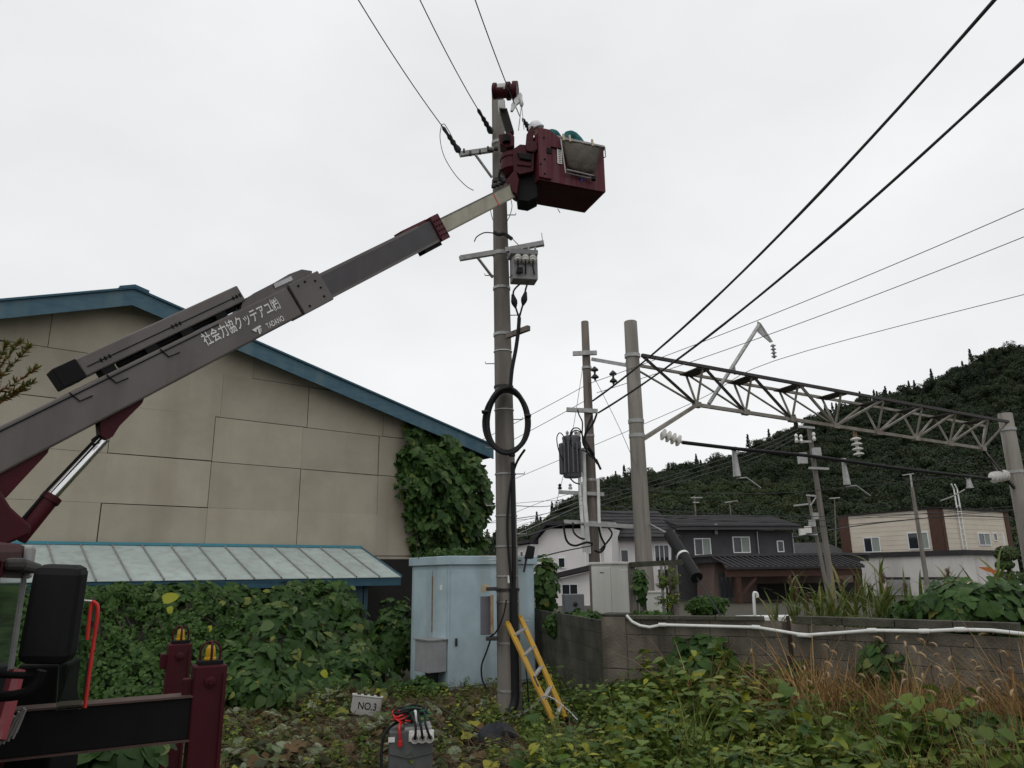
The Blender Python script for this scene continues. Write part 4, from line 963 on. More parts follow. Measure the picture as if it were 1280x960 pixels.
s_m1 = bs(397); s_2 = bs(541); s_3 = (bB-bA).length
H1, H2, H3 = .335, .275, .2
b1 = MB().obox(bl(-1.5, -H1/2, -HWB), BD*(s_m1+1.5), BS*HWB*2, BU*H1).build('main_boom', boomgrey, tk, bevel=.018)
# panel edges and fittings on the main boom
MB().obox(bl(-1.5, H1*.36, HWB+.001), BD*(s_m1*.62+1.5), BS*.006, BU*.012).build('panel_seam', boomblack, b1)
MB().obox(bl(s_m1-.42, -H1/2+.01, HWB+.001), BD*.012, BS*.005, BU*(H1-.02)).build('panel_seam', boomblack, b1)
MB().obox(bl(s_m1-.4, -H1/2-.01, -HWB-.02), BD*.42, BS*(HWB*2+.04), BU*(H1+.02)).build('end_collar', boomgrey, b1, bevel=.01)
for ds, du in ((-.08, .09), (-.08, -.1), (-.3, .12), (-.3, -.12), (-.06, 0), (-.2, .13)): MB().lathe([(.012, 0), (.012, .012), (.006, .014)], bl(s_m1+ds, du, HWB+.018), BS, 8).build('bolt', boomblack, b1)
for sa, sb_ in ((bs(95), bs(130)), (bs(140), bs(150)), (bs(205), bs(215))):
    MB().tube([bl(sa, H1*.48, HWB+.01), bl(sa+.03, H1*.18, HWB+.012), bl(sa+.14, H1*.16, HWB+.012)], .006, 5).build('hose', boomblack, b1)
b2 = MB().obox(bl(s_m1-.6, -H2/2-.005, -HWB*.8), BD*(s_2-s_m1+.6), BS*HWB*1.6, BU*H2).build('middle_boom', boomdark, tk, bevel=.012)
MB().obox(bl(s_m1-.2, -H2/2-.02, -HWB*.82), BD*(s_2-s_m1+.12), BS*HWB*1.64, BU*.03).build('wear_strip', boomgrey, b2)
MB().obox(bl(s_m1-.2, H2/2-.03, -HWB*.82), BD*(s_2-s_m1-.1), BS*HWB*1.64, BU*.035).build('wear_strip', boomgrey, b2)
MB().obox(bl(s_2-.06, -H2*.62, -HWB*1.0), BD*.16, BS*HWB*2.0, BU*H2*1.24).build('boom_collar', bucketred, tk, bevel=.008)
for i in range(4):
    for j in range(3): MB().lathe([(.012, 0), (.012, .01), (.004, .012)], bl(s_2-.03+.05*j, -.1+.065*i, HWB), BS, 6).build('bolt', boomblack, b2)
MB().obox(bl(s_2-.35, -H2/2-.07, -HWB*.5), BD*.32, BS*HWB, BU*.06).build('slide_pad', boomblack, tk)
MB().obox(bl(s_2-.55, H2/2-.01, -HWB*.6), BD*.45, BS*HWB*1.2, BU*.045).build('slide_pad', bucketred, tk)
b3 = MB().obox(bl(s_2-.3, -H3/2, -HWB*.65), BD*(s_3-s_2+.32), BS*HWB*1.3, BU*H3).build('inner_boom', cream, tk, bevel=.02)
sr = bs(614); MB().obox(bl(sr, -H3/2-.002, -HWB*.66), BD*.022, BS*HWB*1.32, BU*(H3+.004)).build('red_mark', redpaint, b3)
MB().obox(bl(s_2, H3/2-.012, -HWB*.67), BD*(s_3-s_2), BS*HWB*1.34, BU*.016).build('edge_strip', boomgrey, b3)
# tool box slung on top
def bs2(px, u, off):
    lo_, hi_ = -2.0, 9.0
    for _ in range(40):
        m_ = (lo_+hi_)/2
        if proj(bl(m_, u, off))[0] < px: lo_ = m_
        else: hi_ = m_
    return lo_
k0, k1 = bs2(101, H1/2+.14, HWB), bs2(302, H1/2+.14, HWB)
tbm = MB().obox(bl(k0, H1/2+.055, HWB*-.5), BD*(k1-k0), BS*HWB*1.5, BU*.17).build('boom_box', boomgrey, tk, bevel=.012)
MB().obox(bl(k0-.2, H1/2+.05, HWB*-.52), BD*.205, BS*HWB*1.54, BU*.18).build('end_cap', boomblack, tbm, bevel=.008)
MB().obox(bl(k0+.05, H1/2+.12, HWB*1.0), BD*(k1-k0-.1), BS*.005, BU*.01).build('lid_seam', boomblack, tbm)
for t_ in (.1, .52, .93):
    for j in range(3): MB().obox(bl(k0+(k1-k0)*t_+j*.04, H1/2+.108, HWB*1.0), BD*.014, BS*.008, BU*.035).build('latch', boomblack, tbm)
for t_ in (.08, .33, .55, .78, .97): MB().obox(bl(k0+(k1-k0)*t_, H1/2-.005, HWB*-.3), BD*.12, BS*HWB*1.2, BU*.08).build('support', boomblack, tbm)
MB().tube([bl(k0+.3, H1/2+.03, .05), bl(k1-.1, H1/2+.04, .05)], .03, 8).build('hydraulic_line', boomblack, tbm)
# boom head housing
hp = [bp(300, 392), bp(304, 377), (bp(318, 366)), bp(345, 352), bp(362, 342), bp(378, 336), bp(391, 338), bp(391, 343), bp(384, 346), bp(388, 358), bp(365, 372), bp(330, 388)]
MB().prism([q-BS*.012 for q in hp], -BS*HWB*1.6).build('head_housing', boomgrey, tk, bevel=.006)
q0, q1, q2, q3 = bp(342, 355, HWB+.004), bp(364, 345, HWB+.004), bp(366, 350, HWB+.004), bp(344, 360, HWB+.004)
MB().prism([q0, q1, q2, q3], BS*.003).build('warning_label', mat('label_grey', (.5, .5, .5), (.42, .42, .42), .5), tk)
# lettering
tx0 = bp(259, 434, HWB+.006)
hD = (bp(352, 385.0, HWB+.006)-tx0)
tx_ = text_part('社会力協クッテアユ㈱', 'lettering', .145, white, b1, tx0+BU*.02, BD, BU, width=hD.length)
tx2 = text_part('TADANO', 'lettering', .08, white, b1, bp(335, 411, HWB+.006), BD, BU, width=(bp(355, 397, HWB+.006)-bp(334, 408, HWB+.006)).length)
lo0 = bp(322, 420, HWB+.006); lh = .085
def lg(pts): return MB().prism([lo0+BD*(x*lh)+BU*(y*lh) for x, y in pts], BS*.003).build('logo', white, b1)
lg([(-.25, .95), (1.0, 1.0), (1.08, .78), (.72, .75), (.55, .1), (.3, .1), (.48, .75), (.3, .74), (.18, .45), (-.02, .6)])
lg([(.78, .62), (.95, .64), (.72, .22), (.66, .24)])
# turret, lift cylinder
MB().prism([bp(a, b, .26) for a, b in ((-190, 700), (-60, 604), (-4, 606), (14, 634), (40, 658), (38, 668), (0, 684), (-190, 800))], -BS*.5).build('turret', maroon, tk, bevel=.02)
MB().prism([bp(a, b, .1) for a, b in ((-30, 595), (0, 582), (66, 548), (60, 566), (30, 598), (8, 622), (-20, 625))], -BS*.2).build('boom_foot', maroon, tk, bevel=.006)
MB().prism([bp(a, b, .07) for a, b in ((126, 545), (124, 524), (184, 488), (178, 504), (150, 532), (141, 546), (133, 550))], -BS*.14).build('cylinder_bracket', maroon, tk, bevel=.006)
l0, l1, l2 = bp(22, 674, 0), bp(66, 620, 0), bp(131, 549, 0)
MB().tube([l0, l1], .068, 14).build('lift_cylinder', maroon, tk, smooth=True); MB().tube([l1-(l1-l0).normalized()*.05, l1], .08, 14).build('cylinder_gland', maroon, tk, smooth=True)
MB().tube([l1, l2], .04, 16).build('piston_rod', chrome, tk, smooth=True)
MB().tube([l0+BS*.05+BU*.08, l1+BS*.03+BU*.07, l2+BS*.02+BU*.06], .014, 6).build('hose', boomblack, tk)
MB().tube([bp(124, 543, .1), bp(115, 550, .1), bp(116, 556, .1), bp(124, 553, .1)], .01, 6).build('hose_loop', boomblack, tk)
# cab
def cabp(f_, s_, z): return C1+TF*f_+TR*(s_-.09)+Z*z
cabm = maroon
cb_ = MB().prism([cabp(-.25, 1.0, .75), cabp(1.75, 1.0, .75), cabp(1.75, 1.0, 1.3), cabp(1.5, 1.0, 2.08), cabp(-.25, 1.0, 2.14)], -TR*1.95).build('cab', cabm, tk, bevel=.05)
gl = glassmat('cab_glass', (.05, .06, .06))
dr = MB().obox(cabp(.0, 1.002, .85), TF*1.35, TR*.02, Z*1.15).build('door', cabm, cb_, bevel=.01)
MB().obox(cabp(.04, 1.024, 1.3), TF*1.45, TR*.006, Z*.62).build('side_window', gl, cb_)
MB().obox(cabp(.1, 1.024, 1.40), TF*.04, TR*.02, Z*.54).build('window_frame', M['galv'], cb_)
MB().obox(cabp(.0, 1.02, 1.95), TF*1.35, TR*.09, Z*.06).build('rain_visor', M['darksteel'], cb_, bevel=.02)
MB().obox(cabp(-.24, 1.002, 1.92), TF*.3, TR*.05, Z*.2).build('corner_panel', M['shutter'], cb_, bevel=.02)
ws = MB().prism([cabp(1.77, .97, 1.3), cabp(1.77, -.9, 1.3), cabp(1.53, -.9, 2.05), cabp(1.53, .97, 2.05)], TF*.01).build('windscreen', gl, cb_)
for s_ in (.75, -.7): MB().lathe([(.1, 0), (.1, .03), (.07, .05)], cabp(1.75, s_, 1.0), TF, 14).build('headlight', M['pvc'], cb_, smooth=True)
MB().obox(cabp(1.74, -.92, .55), TF*.1, TR*1.9, Z*.25).build('bumper', M['darksteel'], cb_, bevel=.02)
mg0 = at(20, 842, 5.05); MB().hexa([mg0+V((0, 0, -1.25)), mg0+V((.26, .05, -1.25)), mg0+V((.2, .5, -1.25)), mg0+V((-.1, .45, -1.25)), mg0+V((0, 0, .05)), mg0+V((.26, .05, .05)), mg0+V((.2, .5, .05)), mg0+V((-.1, .45, .05))]).build('mudguard', boomblack, tk, bevel=.02)
pinkp = mat('faded_red_paint', (.3, .06, .075), (.25, .045, .06), .4, coat=.3)
MB().tube([at(21, 838, 4.0), at(10, 880, 3.95), at(-4, 925, 3.9)], .04, 8).build('fender_trim', pinkp, tk, smooth=True)
MB().cbox(cabp(.3, .8, .6), (.5, .3, .5), TF, TR).build('step', boomblack, tk, bevel=.02)
mk = MB()
for i in range(14):
    a = i/13; mk.tube([at(-6+a*26, 925-a*14+(i % 3)*5, 4.1), at(6+a*26, 905-a*22+(i % 3)*4, 4.1)], .007, 5)
mk.build('tread_plate', M['galv'], tk)
# mirror
mF = [at(16, 832, 3.42), at(82, 833, 3.38), at(100, 708, 3.38), at(40, 706, 3.42)]; mBk = V((-.03, .15, .01))
mi = MB().prism(mF, mBk).build('side_mirror', boomblack, tk, bevel=.04)
mc = sum(mF, V((0, 0, 0)))/4
MB().prism([mc+(q-mc)*.86+mBk*1.02 for q in mF], mBk*.02).build('mirror_glass', chrome, mi)
MB().tube(smooth_path([at(-10, 872, 3.5), at(25, 868, 3.5), at(42, 858, 3.5), at(52, 838, 3.5)]), .022, 8).build('mirror_arm', boomblack, tk, smooth=True); MB().tube([at(-6, 843, 3.5), at(47, 845, 3.5)], .015, 8).build('mirror_arm', boomblack, tk, smooth=True)
# clear side panel in red tube
cg = bpy.data.materials.new('clear_plastic'); cg.use_nodes = True; b_ = cg.node_tree.nodes['Principled BSDF']; b_.inputs['Roughness'].default_value = .03; b_.inputs['Transmission Weight'].default_value = 1.0; b_.inputs['Base Color'].default_value = (.5, .6, .5, 1); b_.inputs['IOR'].default_value = 1.12
MB().prism([at(78, 750, 4.7), at(118, 753, 4.75), at(110, 820, 4.72), at(101, 886, 4.7), at(70, 888, 4.6)], V((-.005, .012, 0))).build('clear_panel', cg, tk)
MB().tube([at(80, 749, 4.7), at(115, 751.5, 4.74)], .008, 6).build('panel_edge', M['galv'], tk)
MB().tube(smooth_path([at(109, 800, 4.72), at(114, 758, 4.74), at(118, 753, 4.74), at(122.5, 764, 4.74), at(116, 810, 4.73), at(106, 885, 4.7)]), .011, 8).build('red_rail', redpaint, tk, smooth=True)
# chassis, wheels
MB().obox(C1-TF*2.6-TR*.45+Z*.55, TF*4.0, TR*.9, Z*.25).build('chassis', boomblack, tk)
MB().obox(C1-TF*2.7-TR*.95+Z*.8, TF*2.4, TR*1.9, Z*.12).build('deck', maroon, tk, bevel=.01)
MB().lathe([(.42, 0), (.42, .35), (.36, .4), (.36, .9)], V((l0.x-.6, l0.y-.35, .92)), Z, 20).build('turret_base', maroon, tk, smooth=True)
for f_ in (.95, -2.0):
    for s_ in (.82, -.82):
        c = C1+TF*f_+TR*s_+Z*.42; wl = MB().lathe([(.25, -.12), (.4, -.12), (.42, -.06), (.42, .06), (.4, .12), (.25, .12)], c, TR, 22).build('wheel', M['rubber'], tk, smooth=True)
        MB().lathe([(.05, -.1), (.25, -.1), (.25, .1), (.2, .06), (.05, .09)], c, TR, 18).build('rim', M['galv'], wl, smooth=True)
# outriggers
def outrigger(J, w_, d_, zbm):
    t = V((J.x, J.y, 0)); ht = J.z
    o = MB().cbox(t+Z*(ht/2+.16), (w_, w_*.9, ht-.32), TR, TF).build('outrigger_leg', maroon, tk, bevel=.012)
    MB().cbox(t+TR*(-w_*.62)+Z*(ht-.14), (.06, .07, .12), TR, TF).build('lug', maroon, o, bevel=.008)
    MB().cbox(t+TR*(w_*.42)+TF*w_*.47+Z*(ht/2+.1), (.02, .03, ht-.3), TR, TF).build('corner_rib', maroon, o)
    MB().cbox(t+Z*(ht+.012), (w_*.75, w_*.7, .03), TR, TF).build('lamp_base', boomblack, o, bevel=.005)
    MB().lathe([(.04, 0), (.04, .012), (.033, .016), (.033, .05), (.03, .072), (.02, .09), (.004, .097)], t+Z*(ht+.028), Z, 14).build('warning_lamp', lampy, o, smooth=True)
    for a in (0, 1):
        A_ = TR if a == 0 else TF
        MB().tube(smooth_path([t-A_*.06+Z*(ht+.02), t-A_*.062+Z*(ht+.09), t-A_*.03+Z*(ht+.135), t+A_*.03+Z*(ht+.135), t+A_*.062+Z*(ht+.09), t+A_*.06+Z*(ht+.02)]), .0085, 6).build('lamp_guard', maroon, o, smooth=True)
    MB().lathe([(.035, 0), (.035, .02), (.018, .024), (.015, .035)], t+TF*w_*.45+Z*(ht-.1), TF, 12).build('pin', maroon, o, smooth=True)
    MB().tube([t+Z*.03, t+Z*(ht*.4)], w_*.36, 14).build('jack_ram', boomblack, tk, smooth=True)
    MB().lathe([(.17, 0), (.17, .03), (.06, .05), (.06, .1)], t, Z, 18).build('foot_pad', boomblack, tk, smooth=True)
    hb = .25
    MB().obox(t-TR*2.2+Z*(zbm)-TF*.07, TR*2.13, TF*.14, Z*hb).build('outrigger_beam', boomblack, tk, bevel=.006)
    MB().obox(t-TR*2.2+Z*(zbm+hb)-TF*.09, TR*2.14, TF*.18, Z*.012).build('beam_flange', mat('brown_worn_paint', (.09, .05, .038), (.06, .036, .03), .6, scale=6), tk)
    MB().obox(t-TR*2.2+Z*(zbm-.012)-TF*.09, TR*2.14, TF*.18, Z*.012).build('beam_flange', bpy.data.materials['brown_worn_paint'], tk)
outrigger(J1, .205, 0, J1.z-.44); outrigger(J2, .19, 0, .47)
# ---- bucket
zb = at(673, 224, 9.6).z; Gc = at(673, 224, 9.6)
e1 = atz(757, 240, zb)-Gc; L1 = e1.length; e1.normalize(); e2 = V((-e1.y, e1.x, 0)); L2 = (atz(646, 251, zb)-Gc).length*1.0
zt_ = at(672, 166, 9.6).z; bh = zt_-zb; wt = .05
bk = MB().obox(Gc, e1*L1, e2*L2, Z*.06)
bk.obox(Gc+Z*.06, e1*L1, e2*wt, Z*(bh-.06)); bk.obox(Gc+e2*(L2-wt)+Z*.06, e1*L1, e2*wt, Z*(bh-.06))
bk.obox(Gc+e2*wt+Z*.06, e1*wt, e2*(L2-2*wt), Z*(bh-.06)); bk.obox(Gc+e2*wt+e1*(L1-wt)+Z*.06, e1*wt, e2*(L2-2*wt), Z*(bh-.06))
BK = bk.build('bucket', bucketred, tk)
def bf(px, py, off=0.0): return onplane(px, py, Gc-e2*off, e2)
greyrim = mat('rim_grey', (.3, .28, .27), (.24, .22, .21), .6, scale=8)
for o_, d_, l_ in ((Gc-e2*.02+e1*.3, e1, L1-.28), (Gc-e2*.02+e2*(L2-.03)+e1*.0, e1, L1), (Gc+e1*(L1-.03), e2, L2)):
    MB().obox(o_+Z*(bh-.03), d_*l_, (e2 if d_ is e1 else e1)*.07, Z*.05).build('rim', greyrim, BK, bevel=.012)
MB().obox(Gc-e2*.035-e1*.0+Z*.02, e1*.2, e2*.036, Z*(bh+.06)).build('front_panel', bucketred, BK, bevel=.012)
MB().prism([Gc-e2*.03+e1*.19+Z*(bh+.08), Gc-e2*.03+Z*(bh+.08), Gc-e2*.03+Z*(bh-.2), Gc-e2*.03+e1*.38+Z*(bh-.2), Gc-e2*.03+e1*.38+Z*(bh-.04)], e2*.025).build('shoulder_panel', bucketred, BK, bevel=.008)
p = bf(684, 191, .05); MB().obox(p, e1*.08, e2*.03, Z*.09).build('handhold', boomblack, BK, bevel=.006)
for a, b in ((667, 166), (680, 172), (681, 199), (681, 217), (676, 205), (668, 190)): MB().lathe([(.014, 0), (.014, .01), (.006, .014)], bf(a, b, .037), -e2, 8).build('bolt', boomblack, BK)
MB().obox(Gc+e1*.04+e2*.04-Z*.012, e1*(L1-.08), e2*(L2-.08), Z*.012).build('floor_plate', maroon, BK, bevel=.004)
p = bf(697, 204, .012); lb = MB().obox(p, e1*.075, e2*.006, Z*.26).build('data_plate', M['pvc'], BK)
for k in range(8): MB().obox(p+e1*.015-e2*.0012+Z*(.02+.03*k), e1*.045, e2*.001, Z*.012).build('print_line', M['darksteel'], lb)
MB().obox(bf(726, 227, .008), e1*.03, e2*.006, Z*.09).build('blue_mark', mat('blue_mark', (.03, .05, .3), None, .5), BK)
# mount between boom and bucket
Pm = V((0, 9.72, 0)); YN = V((0, -1, 0))
def mpx(a, b, Y): return at(a, b, Y)
def mblock(pxs, Y, depth, name, m=maroon, bev=.012): return MB().prism([at(a, b, Y) for a, b in pxs], V((0, depth, 0))).build(name, m, tk, bevel=bev)
mblock([(632, 226), (644, 211), (649, 224), (646, 243), (641, 240)], 9.62, .24, 'tip_bracket')
mblock([(641, 186), (650, 180), (662, 181), (668, 188), (667, 214), (650, 218), (642, 214)], 9.62, .38, 'swing_gear')
mblock([(646, 200), (664, 203), (664, 208), (646, 206)], 9.6, .1, 'gear_flange')
MB().lathe([(.06, 0), (.06, .1), (.045, .11)], at(633, 178, 9.7), Z, 14).build('swing_motor', boomblack, tk, smooth=True)
MB().lathe([(.12, -.05), (.17, 0), (.19, .02), (.19, .1), (.175, .105), (.175, .2), (.19, .205), (.19, .27), (.15, .3)], at(641, 217, 9.83), Z, 24).build('swing_drum', maroon, tk, smooth=True)
mblock([(623, 168), (638, 165), (643, 170), (643, 182), (634, 184), (625, 180)], 9.72, .22, 'valve_cover')
mblock([(658, 168), (664, 157), (667, 157), (667, 189), (656, 193)], 9.66, .5, 'bucket_mount')
mblock([(650, 214), (672, 216), (672, 246), (660, 252), (647, 250), (645, 232)], 9.72, .3, 'level_cylinder', boomblack)
mblock([(657, 178), (671, 176), (672, 187), (664, 190), (658, 188)], 9.58, .1, 'pivot_cover')
mblock([(646, 190), (664, 192), (664, 200), (650, 198)], 9.58, .1, 'hose_guard', boomblack)
MB().tube(smooth_path([at(626, 212, 9.75), at(624, 222, 9.75), at(630, 228, 9.75), at(636, 224, 9.75)]), .02, 7).build('hose', boomblack, tk, smooth=True)
# jib with winch
MB().beam(at(638, 168, 9.95), at(629, 138, 9.95), .1, .12).build('jib_boom', mat('jib_dark', (.012, .006, .007), (.01, .006, .006), .6, spec=.2), tk, bevel=.01)
mblock([(622, 125), (631, 124), (632, 136), (624, 135)], 9.85, .2, 'jib_head', M['galv'])
MB().tube([at(618, 115, 9.98), at(647, 113, 9.9)], .105, 16).build('winch_drum', maroon, tk, smooth=True)
MB().tube([at(623.5, 114, 9.97), at(634, 113.2, 9.94)], .112, 16).build('rope', M['galv'], tk, smooth=True)
for px, r_ in ((617, .125), (634, .14), (641, .15)): MB().tube([at(px, 114, 9.97-(px-619)*.003), at(px+(3.5 if px < 640 else 6), 113.8, 9.96-(px-619)*.003)], r_, 16).build('winch_flange', maroon, tk, smooth=True)
mblock([(644, 122), (650, 115), (653, 118), (653, 124), (646, 130), (641, 138), (638, 138), (639, 130)], 9.85, .05, 'sheave_bracket', M['pvc'], .004)
MB().tube([at(649, 122, 9.84), at(652, 131, 9.84), at(648, 163, 9.84)], .008, 6).build('hook_rope', M['galv'], tk); MB().tube([at(652, 131, 9.84), at(655, 162, 9.84)], .006, 6).build('hook_rope', M['galv'], tk)
MB().lathe([(.02, 0), (.035, .04), (.02, .1)], at(652, 133, 9.84), Z, 10).build('hook_block', M['galv'], tk, smooth=True)
MB().tube([at(697, 261, 9.9), at(700, 266, 9.9)], .006, 5).build('drain_stub', boomblack, tk)
# canvas tool bag on the bucket
canvas = mat('canvas', (.075, .064, .052), (.1, .087, .07), .95, scale=7, bump=.4, bscale=30)
bgp = bf(725, 222, .05)
tb = thing('tool_bag', 'grey-brown canvas tool bag on a wire frame hung outside the bucket', 'bag', bgp)
rows = []
for j in range(9):
    v_ = j/8; rows.append([])
    for i in range(13):
        u_ = i/12; x0, x1 = 702+8*v_, 752-9*v_
        px = x0+(x1-x0)*u_; py = (175+9.0*u_)*(1-v_)+(209+6*u_)*v_+ (3*math.sin(u_*math.pi) if v_ > .9 else 0)
        bul = .04+.075*math.sin(u_*math.pi)**.6*math.sin(min(1, v_*1.05)*math.pi*.8+.2)**.8+.008*math.sin(u_*17+v_*9)
        rows[-1].append(bf(px, py, bul))
bgm = MB(); bgm.v = [tuple(q) for r_ in rows for q in r_]
bgm.f = [(j*13+i, j*13+i+1, (j+1)*13+i+1, (j+1)*13+i) for j in range(8) for i in range(12)]
bo = bgm.build('bag_body', canvas, tb, smooth=True); sm = bo.modifiers.new('thick', 'SOLIDIFY'); sm.thickness = .006
fr = [bf(701, 174, .06), bf(707, 216, .06), bf(743, 224, .06)]
MB().tube(fr, .012, 6).build('frame_rod', M['galv'], tb); MB().tube([bf(705, 174, .07), bf(756, 184, .07)], .012, 6).build('frame_rod', M['galv'], tb); MB().tube([bf(708, 212, .09), bf(743, 220, .09)], .012, 6).build('frame_rod', M['galv'], tb)
for a in (704, 712, 740): MB().tube([bf(a, 168+ (a-704)*.19, .03), bf(a+1, 176+(a-704)*.19, .08)], .018, 6).build('strap', mat('webbing', (.45, .4, .28), None, .9), tb)
MB().cbox(bf(742, 223, .08), (.06, .06, .07)).build('clip', boomblack, tb, bevel=.01); MB().tube([bf(756, 184, .06), bf(757, 196, .06), bf(755, 197, .06)], .01, 5).build('hook', M['galv'], tb)

# ------------------------------------------------------------------ workers in the bucket
teal = mat('teal_workwear', (.012, .13, .13), (.01, .09, .1), .85, scale=9, bump=.3, bscale=25)
skin = mat('skin', (.45, .28, .2), None, .6)
def person(label, hips, chest, head, face, jm, helmet_m, floor):
    face = V(face).normalized(); sd_ = V((-face.y, face.x, 0)).normalized()
    t = thing('person', label, 'person', V((hips.x, hips.y, floor)))
    neck = chest.lerp(head, .45)
    pts = [hips, hips.lerp(chest, .5)+Z*.04, chest, neck]; rad = [.15, .15, .15, .06]; ed = [(0, 1), (1, 2), (2, 3)]
    for s_ in (1, -1):
        k = len(pts); hp_ = hips+sd_*.1*s_-Z*.04; kn = V((hips.x, hips.y, floor+.36))+face*.24+sd_*.13*s_; an = V((hips.x, hips.y, floor+.08))-face*.06+sd_*.13*s_; to = an+face*.17-Z*.04
        pts += [hp_, kn, an, to]; rad += [.095, .075, .05, .04]; ed += [(0, k), (k, k+1), (k+1, k+2), (k+2, k+3)]
        k = len(pts); shd = chest+sd_*.17*s_+face*.02; el = shd-Z*.22+face*.08+sd_*.04*s_; ha = el+face*.2-Z*.04-sd_*.06*s_
        pts += [shd, el, ha]; rad += [.065, .05, .04]; ed += [(2, k), (k, k+1), (k+1, k+2)]
    me = bpy.data.meshes.new('body'); me.from_pydata([tuple(p-V(t.location)) for p in pts], ed, []); me.materials.append(jm)
    o = bpy.data.objects.new('body', me); COL.objects.link(o); o.parent = t
    o.modifiers.new('skin', 'SKIN')
    sv = me.skin_vertices[0].data
    for i, r_ in enumerate(rad): sv[i].radius = (r_, r_)
    sv[0].use_root = True
    ss = o.modifiers.new('sub', 'SUBSURF'); ss.levels = ss.render_levels = 2
    up_h = (head-neck).normalized(); up_h = (up_h*.5+Z*.7).normalized()
    hd = MB().lathe([(.03, -.12), (.06, -.1), (.075, -.04), (.08, .02), (.075, .07), (.05, .1), (.01, .115)], head, up_h, 16)
    hd.lathe([(.012, 0), (.016, .02), (.004, .04)], head+face*.075-up_h*.02, face, 8)
    for s_ in (1, -1): hd.lathe([(.02, 0), (.02, .015), (.008, .02)], head+sd_*.075*s_, sd_*s_, 8)
    ho = hd.build('head', skin, t, smooth=True)
    MB().lathe([(.125, 0), (.13, .012), (.112, .02), (.108, .06), (.09, .105), (.05, .135), (.005, .145)], head+up_h*.01, up_h, 20).build('helmet', helmet_m, t, smooth=True)
    # five fingers on each glove
    for s_ in (1, -1):
        hb = chest+sd_*.17*s_+face*.02-Z*.22+face*.08+sd_*.04*s_+face*.2-Z*.04-sd_*.06*s_
        gm = MB()
        for q in range(4): b0 = hb+sd_*(.027-.018*q)+face*.02; gm.tube([b0, b0+face*(.055+.008*(q in (1, 2)))-Z*.01, b0+face*(.075)-Z*.045], [.011, .0095, .008], 6)
        b0 = hb-sd_*.035*s_; gm.tube([b0, b0-sd_*.02*s_+face*.03, b0-sd_*.015*s_+face*.055-Z*.02], [.012, .011, .009], 6)
        gm.build('glove_fingers', M['pvc'], t, smooth=True)
    return t
fl_ = zb+.06
h1 = at(671, 163, 9.98); d1 = -e1
person('worker in teal jacket and white helmet at the pole side of the bucket', V((h1.x, h1.y, 0))+e1*.40+Z*(h1.z-.24)+e2*.02, h1+e1*.19-Z*.11, h1, d1, teal, mat('helmet_white', (.75, .76, .78), (.7, .7, .72), .3), fl_)
b2_ = at(717, 166, 10.12)
person('worker in teal jacket bent low at the outer side of the bucket', V((b2_.x, b2_.y, b2_.z-.2))+e1*.1+e2*.02, b2_-Z*.13-e1*.08+e2*.06, b2_-e1*.22-Z*.24+e2*.1, -e1+e2*.3, teal, mat('helmet_green', (.02, .3, .2), (.02, .25, .17), .3), fl_)

# ------------------------------------------------------------------ blue-grey steel cabinet
cA = atz(560, 864, .06); FD = V((.82, .574, 0)).normalized(); FN = V((FD.y, -FD.x, 0)); LF, CBD = 1.81, 1.36
czt = onplane(560, 706, cA, FN).z
cabc = mat('cabinet_blue', (.4, .505, .555), (.33, .43, .475), .6, scale=2.2, streak=1.8, streak_c=(.22, .26, .26), lo=.4, hi=.62)
cbn = thing('steel_cabinet', 'weathered pale blue steel equipment cabinet behind the main pole', 'cabinet', cA)
body = MB().obox(cA, FD*LF, -FN*CBD, Z*(czt-.06)).build('body', cabc, cbn, bevel=.008)
MB().obox(cA-Z*.3+FD*.03-FN*.03, FD*(LF-.06), -FN*(CBD-.06), Z*.3).build('plinth', M['mossblock'], cbn)
MB().obox(cA+Z*(czt-.06)-FD*.05+FN*.05, FD*(LF+.1), -FN*(CBD+.1), Z*.15).build('lid', cabc, cbn, bevel=.012)
MB().obox(cA+Z*(czt+.09)+FD*.75, FD*1.0, -FN*CBD*.8, Z*.012).build('rust_patch', M['rust'], cbn)
u_ = LF*.54
for a, b in ((.03, u_-.01), (u_+.01, LF-.03)):
    d = MB().obox(cA+FD*a+Z*.05+FN*.001, FD*(b-a), FN*.018, Z*(czt-.2)).build('door', cabc, cbn, bevel=.006)
    if a < .1:
        MB().cbox(cA+FD*.13+FN*.04+Z*.76, (.035, .04, .13), FD, FN).build('handle', M['darksteel'], d, bevel=.01)
        MB().obox(cA+FD*(u_-.33)+FN*.0205+Z*(czt-.52), FD*.17, FN*.002, Z*.12).build('sticker', mat('beige_sticker', (.5, .42, .27), None, .8), d)
MB().obox(cA-FD*.012-FN*(CBD*.42)+Z*.05, FD*.012, -FN*(CBD*.55), Z*(czt-.2)).build('side_door', cabc, cbn, bevel=.005)
MB().obox(cA-FD*.012-FN*.05+Z*.05, FD*.012, -FN*(CBD*.355), Z*(czt-.2)).build('side_door', cabc, cbn, bevel=.005)
MB().obox(cA-FD*.016-FN*(CBD*.405)+Z*.9, FD*.012, -FN*.03, Z*.95).build('rust_streak', M['rust'], cbn)
MB().lathe([(.05, 0), (.05, .003)], cA-FD*.013-FN*.24+Z*1.65, -FD, 14).build('round_label', M['pvc'], cbn)
jb = thing('junction_box', 'small grey metal box with hose on the side of the blue cabinet', 'box', cA-FD*.2-FN*.35+Z*.4)
MB().obox(cA-FD*.36-FN*.02+Z*.3, FD*.34, -FN*.5, Z*.5).build('case', mat('case_grey', (.3, .31, .32), (.24, .25, .255), .5, scale=5), jb, bevel=.01)
MB().obox(cA-FD*.38-FN*.0+Z*.8, FD*.37, -FN*.54, Z*.02).build('lid', M['galv'], jb)
MB().tube([cA-FD*.2-FN*.2+Z*.3, cA-FD*.2-FN*.2+Z*-.05], .11, 14).build('hose', M['rubber'], jb, smooth=True)

